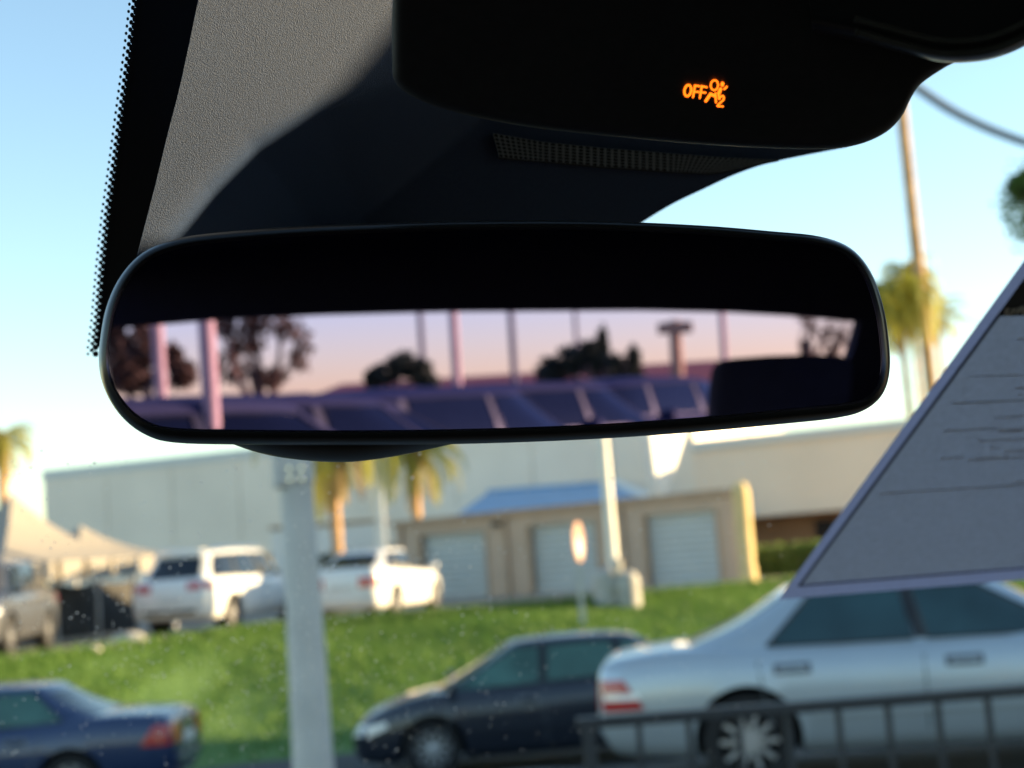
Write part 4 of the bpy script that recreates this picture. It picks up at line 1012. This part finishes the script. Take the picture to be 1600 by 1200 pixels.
# lower sensor bulge of the housing
bo_ = [(352, 688), (400, 704), (455, 714), (520, 719), (575, 717), (640, 707), (700, 694), (730, 687)]
bo_ = catmull(bo_, 5, False); mb = MB(); nb = len(bo_)
def bl(k, t):
    p_ = bo_[k]; yy = lerp(670, p_.y, math.sin(t*math.pi/2)); off = lerp(-0.010, -0.036, 1-math.cos(t*math.pi/2))
    return mp(p_.x, yy, off)
vv = [bl(k, j/8) for j in range(9) for k in range(nb)] + [mp(p_.x, 668, -0.040) for p_ in bo_]
ff = [(j*nb+k, j*nb+k+1, (j+1)*nb+k+1, (j+1)*nb+k) for j in range(9) for k in range(nb-1)]
mk('sensor_bulge', vv, ff, M['housing'], rm)
mb = MB(); mb.tube([mp(600, 450, -0.035), mp(610, 420, -0.06), ws(610, 425, 0.004)], [0.016, 0.014, 0.02], 14); mb.obj('stalk', M['housing'], rm, smooth=True)

# ------------------------------------------------------------------ window sticker on the lower passenger side of the glass
bl_, br_, tl_ = ws(1216, 937, 0.003), ws(1600, 906, 0.003), ws(1600, 408, 0.003)
ex = (br_-bl_); eb = ex.normalized(); ey = (tl_-bl_).normalized()
SW, SH = 0.30, (tl_-bl_).length*1.25
def sp_(a_, b_, off=0.0): return bl_ + eb*a_ + ey*b_ + WS_N*off
def srect(nm, a0, a1, b0, b1, off, m, par):
    return mk(nm, [sp_(a0, b0, off), sp_(a1, b0, off), sp_(a1, b1, off), sp_(a0, b1, off)] + [sp_(a0, b0, off-0.0002), sp_(a1, b0, off-0.0002), sp_(a1, b1, off-0.0002), sp_(a0, b1, off-0.0002)],
              [(0, 1, 2, 3), (7, 6, 5, 4), (0, 4, 5, 1), (1, 5, 6, 2), (2, 6, 7, 3), (3, 7, 4, 0)], m, par, smooth=False)
def s_uv(px, py):                                  # sheet coordinates under a pixel
    q = ws(px, py, 0.003) - bl_; g11, g12, g22 = 1.0, eb.dot(ey), 1.0; r1, r2 = q.dot(eb), q.dot(ey); det = g11*g22-g12*g12
    return ((r1*g22-r2*g12)/det, (r2*g11-r1*g12)/det)
st = empty('window_sticker', bl_, label='large grey printed window sticker on the passenger side of the windscreen', cat='sticker')
bi = s_uv(1252, 912); ti = s_uv(1565, 492)
srect('print_area', bi[0], SW-0.012, bi[1], ti[1], 0.0, M['paper_grey'], st)
lw = 0.0022
RX = SW-0.012; RYT = SH-0.02
for nm_, q_ in (('sheet', (0, bi[0], 0, SH)), ('margin', (RX, SW, 0, SH)), ('margin', (bi[0], RX, 0, bi[1])), ('margin', (bi[0], RX, RYT, SH))): srect(nm_, *q_, 0.0, M['paper'], st)
srect('border_line', bi[0]-lw, bi[0], bi[1]-lw, SH-0.02, 0.0010, M['ink'], st); srect('border_line', bi[0], SW-0.012, bi[1]-lw, bi[1], 0.0010, M['ink'], st)
srect('header_band', bi[0], SW-0.012, ti[1], SH-0.02, 0.0010, M['ink'], st)
lines = [(1586, 1640, 527, 6), (1592, 1640, 562, 4), (1514, 1640, 586, 4), (1583, 1640, 604, 5), (1588, 1640, 614, 4), (1485, 1640, 628, 3.4), (1552, 1640, 650, 5), (1472, 1554, 671, 5), (1556, 1640, 671, 9), (1525, 1640, 687, 5), (1544, 1562, 698, 4), (1566, 1640, 703, 6), (1467, 1505, 714, 4.5), (1510, 1575, 716, 7), (1580, 1640, 713, 5), (1582, 1640, 751, 4), (1374, 1640, 769, 3)]
rl = random.Random(44)
for (xa, xb, y_, h_) in lines:
    h_ *= 0.7; x_ = xa
    if h_ < 2.5:                                   # ruled line
        (a0, b0), (a1, b1) = s_uv(xa, y_+h_/2), s_uv(xa, y_-h_/2); srect('ruled_line', a0, s_uv(xb, y_)[0], b0, b1, 0.0013, M['ink_soft'], st); continue
    (a0, b0), (a1, b1) = s_uv(xa, y_+h_/2), s_uv(xa, y_-h_/2); aend = s_uv(xb, y_)[0]
    mb = MB(); a_ = a0
    while a_ < aend:                               # a line of print, word by word
        w_ = rl.uniform(0.003, 0.011); e_ = min(aend, a_+w_); jt = rl.uniform(-0.0003, 0.0003)
        mb.add([sp_(a_, b0+jt, 0.0013), sp_(e_, b0+jt, 0.0013), sp_(e_, b1+jt, 0.0013), sp_(a_, b1+jt, 0.0013)], [(0, 1, 2, 3)]); a_ = e_ + rl.uniform(0.0006, 0.0014)
    mb.obj('printed_line', M['ink_soft'], st)
# white heading letters, cut by the picture edge
def letter(nm, strokes, px, py, s):
    mb = MB()
    for (xa, ya, xb, yb) in strokes:
        (a0, b0), (a1, b1) = s_uv(px+xa*s, py-ya*s), s_uv(px+xb*s, py-yb*s)
        p_, q_ = sp_(a0, b0, 0.0016), sp_(a1, b1, 0.0016); t = (q_-p_).normalized(); n_ = t.cross(WS_N)*0.0012
        mb.add([p_-n_, p_+n_, q_+n_, q_-n_], [(0, 1, 2, 3)])
    mb.obj(nm, M['letter'], st)
letter('letter_U', [(3, 10, 0, 1), (0, 1, 2, 0), (2, 0, 9, 0.5), (9, 0.5, 13, 10)], 1570, 488, 1.0)
letter('letter_R', [(0, 0, 4, 10), (4, 10, 13, 10.5), (13, 10.5, 14, 6.5), (14, 6.5, 3, 5.5), (8, 5.5, 14, 0)], 1587, 487, 1.0)

# ------------------------------------------------------------------ rear end of the cabin as the mirror sees it
VR = -1.66
op = [(100, 520), (172, 511), (330, 498), (500, 490), (700, 485), (1000, 483), (1150, 486), (1250, 492), (1346, 501), (1334, 545), (1312, 600), (1286, 655), (1270, 700), (1000, 720), (600, 740), (100, 740)]
opw = [mir_plane(x_, y_, VR) for x_, y_ in op]
def cl(p_): q = p_ - EYE; return q.dot(RT), q.dot(FW), q.z
oc = [cl(p_) for p_ in opw]; cu = sum(q[0] for q in oc)/len(oc); cw = sum(q[2] for q in oc)/len(oc)
outer = []
for (u_, v_, w_) in oc:
    du, dw = u_-cu, w_-cw; k = min(1.15/abs(du) if abs(du) > 1e-6 else 9, (0.42 if dw > 0 else 0.9)/abs(dw) if abs(dw) > 1e-6 else 9)
    outer.append((cu+du*max(k, 1.02), v_, cw+dw*max(k, 1.02)))
n = len(oc); v = opw + [C(*q) for q in outer] + [p_ - FW*0.06 for p_ in opw]
mk('tailgate_frame', v, [(i, (i+1) % n, n+(i+1) % n, n+i) for i in range(n)] + [(i, 2*n+i, 2*n+(i+1) % n, (i+1) % n) for i in range(n)], M['fabric'], cab, smooth=False)
mk('rear_window', [p_ - FW*0.05 for p_ in opw], [tuple(range(n))], M['clear'], cab, smooth=False)
# right rear headrest
hr = [(1112, 690), (1110, 655), (1113, 610), (1118, 577), (1126, 565), (1145, 560), (1200, 556), (1265, 554), (1308, 556), (1322, 563), (1326, 580), (1322, 620), (1316, 690)]
VH = -1.25
hp = [mir_plane(x_, y_, VH) for x_, y_ in hr]; n = len(hp); cc = sum(hp, Vector())/n
v = [cc + (p_-cc)*0.93 + FW*0.055 for p_ in hp] + [p_ + FW*0.02 for p_ in hp] + [p_ - FW*0.04 for p_ in hp] + [cc + (p_-cc)*0.93 - FW*0.07 for p_ in hp]
f = [tuple(range(n)), tuple(range(3*n, 4*n))[::-1]] + [(j*n+i, j*n+(i+1) % n, (j+1)*n+(i+1) % n, (j+1)*n+i) for j in range(3) for i in range(n)]
mk('rear_headrest', v, f, M['fabric'], cab)

# ================================================================== BEHIND US, SEEN IN THE MIRROR
def place(px, py, D, z=0.0):
    p_ = mir(px, py, D); return Vector((p_.x, p_.y, z))
back = math.atan2(out_.y, out_.x)
M['p_slate'] = mat('slate_car_paint', (0.045, 0.048, 0.075), 0.6, var=0.05, spec=0.12)
M['p_ink'] = mat('ink_blue_car_paint', (0.016, 0.022, 0.055), 0.6, var=0.05, spec=0.12)
XUV = dict(SUV, roofz=1.53, roofw=0.70); LOW = dict(HATCH, roofz=1.46)
row = [(190, 6.6, XUV, 52, 'p_slate', 'nearest slate vehicle of the row behind, at the left end of the mirror'), (372, 8.4, XUV, 46, 'p_navy', 'navy vehicle directly behind the nearest pale pole in the mirror'),
       (500, 10.6, LOW, 50, 'p_slate', 'slate hatchback third along the row in the mirror'), (655, 11.8, XUV, 40, 'p_ink', 'ink-blue SUV below the small round tree in the mirror'),
       (815, 14.0, XUV, 44, 'p_navy', 'navy SUV right of the pale middle pole in the mirror'), (1000, 17.5, XUV, 38, 'p_ink', 'farthest dark vehicle, next to the headrest in the mirror')]
for i, (px, D, sp, hdg, pn, lab) in enumerate(row):
    p_ = place(px, 640, D)
    make_car('parked_suv' if sp is XUV else 'parked_hatchback', sp, M[pn], M['glass_tint'], lab, (p_.x, p_.y, 0), back + R(hdg), 'dark vehicles parked behind, seen in the mirror', detail=True)
def rear_pole(px, D, r, h, m, label, px2=None):
    p_ = place(px, 620, D); e = empty('rear_light_pole', p_, label=label, cat='light pole', group='poles behind, seen in the mirror')
    mb = MB(); mb.lathe(p_, [(r*1.1, -0.05), (r, 1.2), (r*0.8, h)], 14); mb.obj('pole', m, e, smooth=True)
    mb = MB(); mb.box(p_ + Vector((0.5, 0, h)), (1.3, 0.3, 0.14), 0, 0.03); mb.obj('lamp_head', m, e)
rear_pole(329, 6.0, 0.036, 5.2, M['sunlit_pole'], 'nearest pale pole in the mirror, left side')
rear_pole(252, 11.5, 0.05, 6, M['sunlit_pole'], 'pale pole near the left end of the mirror')
rear_pole(716, 20, 0.065, 8, M['sunlit_pole'], 'pale pole near the middle of the mirror')
rear_pole(1136, 26, 0.06, 9, M['sunlit_pole'], 'pale pole above the headrest in the mirror')
rear_pole(664, 38, 0.08, 11, M['dull_pole'], 'distant grey pole left of the middle in the mirror')
rear_pole(806, 42, 0.10, 11, M['dull_pole'], 'grey pole right of the middle in the mirror')
rear_pole(906, 60, 0.08, 12, M['dull_pole'], 'thin leaning-looking pole above the dark tree in the mirror')
p_ = place(1060, 600, 40); e = empty('rear_utility_pole', p_, label='dark utility pole with a short crossarm in the mirror', cat='utility pole')
zt_ = mir(1057, 500, 40).z; mb = MB(); mb.tube([p_, p_ + Vector((0, 0, zt_))], [0.2, 0.16], 12); mb.obj('pole', M['wood_pole'], e, smooth=True)
mb = MB(); mb.box(p_ + Vector((0, 0, zt_-0.2)), (0.9, 0.3, 0.3), back+R(90), 0.03); mb.obj('crossarm', M['wood_pole'], e)

def clumps_at(lst, D): return [(tuple(mir(x_, y_, D)), (r_*D/FPX, r_*D/FPX, rv*D/FPX)) for x_, y_, r_, rv in lst]
def rear_tree(lst, D, n, m, size, label, seed, cat='tree'):
    p_ = place(sum(q[0] for q in lst)/len(lst), 600, D); cs = clumps_at(lst, D); H = max(c_[0][2] for c_ in cs)
    return tree('rear_tree', p_, H*0.9, 0.14*D/40+0.05, cs, n, m, size*D/40, label, seed, cat, group='trees behind, seen in the mirror')
rear_tree([(600, 585, 24, 18), (628, 570, 26, 18), (655, 580, 22, 20), (670, 597, 16, 12), (580, 592, 10, 14)], 34, 520, M['leaf_dark'], 0.095, 'small round dark tree left of the middle in the mirror', 31)
rear_tree([(862, 580, 26, 22), (895, 565, 28, 24), (925, 560, 24, 30), (942, 540, 8, 30), (960, 575, 22, 20), (990, 565, 10, 24), (985, 590, 22, 14)], 36, 560, M['leaf_dark'], 0.095, 'large dark spreading tree in the middle of the mirror', 33)
rear_tree([(190, 560, 30, 46), (225, 540, 30, 40), (205, 590, 36, 24), (285, 585, 22, 22), (270, 560, 14, 20), (175, 520, 20, 20)], 22, 600, M['leaf_brown'], 0.11, 'brown leafy tree at the left end of the mirror', 35)
rear_tree([(360, 570, 30, 34), (385, 530, 34, 26), (420, 590, 30, 16), (440, 510, 36, 20), (470, 545, 20, 40), (350, 510, 20, 20), (400, 505, 24, 16)], 24, 130, M['leaf_brown'], 0.11, 'half-bare tree with forked trunks left in the mirror', 37)
rear_tree([(1262, 505, 16, 22), (1290, 515, 20, 18), (1320, 520, 18, 30), (1300, 545, 16, 14), (1255, 540, 8, 18)], 30, 60, M['leaf_brown'], 0.08, 'thin-leaved tree at the right end of the mirror', 39)
# low reddish roofs on the horizon behind
for i, (px, w_, D) in enumerate(((820, 22, 75), (1010, 18, 80), (1075, 9, 70))):
    p_ = place(px, 610, D); e = empty('rear_house', p_, back+R(90), label=('wide', 'middle', 'small')[i] + ' low house with a reddish roof on the horizon in the mirror', cat='house')
    mb = MB(); mb.box((0, 0, 0.7), (w_*0.95, 8, 1.4)); mb.obj('wall', M['tan'], e, local=True)
    mk('roof', [(-w_/2, -4.5, 1.4), (w_/2, -4.5, 1.4), (w_/2, 4.5, 1.4), (-w_/2, 4.5, 1.4), (-w_/2+2, 0, 2.3), (w_/2-2, 0, 2.3)], [(0, 1, 5, 4), (1, 2, 5), (2, 3, 4, 5), (3, 0, 4), (3, 2, 1, 0)],
       mat('red_roof_%d' % i, (0.34, 0.10, 0.06), 0.8), e, smooth=False, local=True)
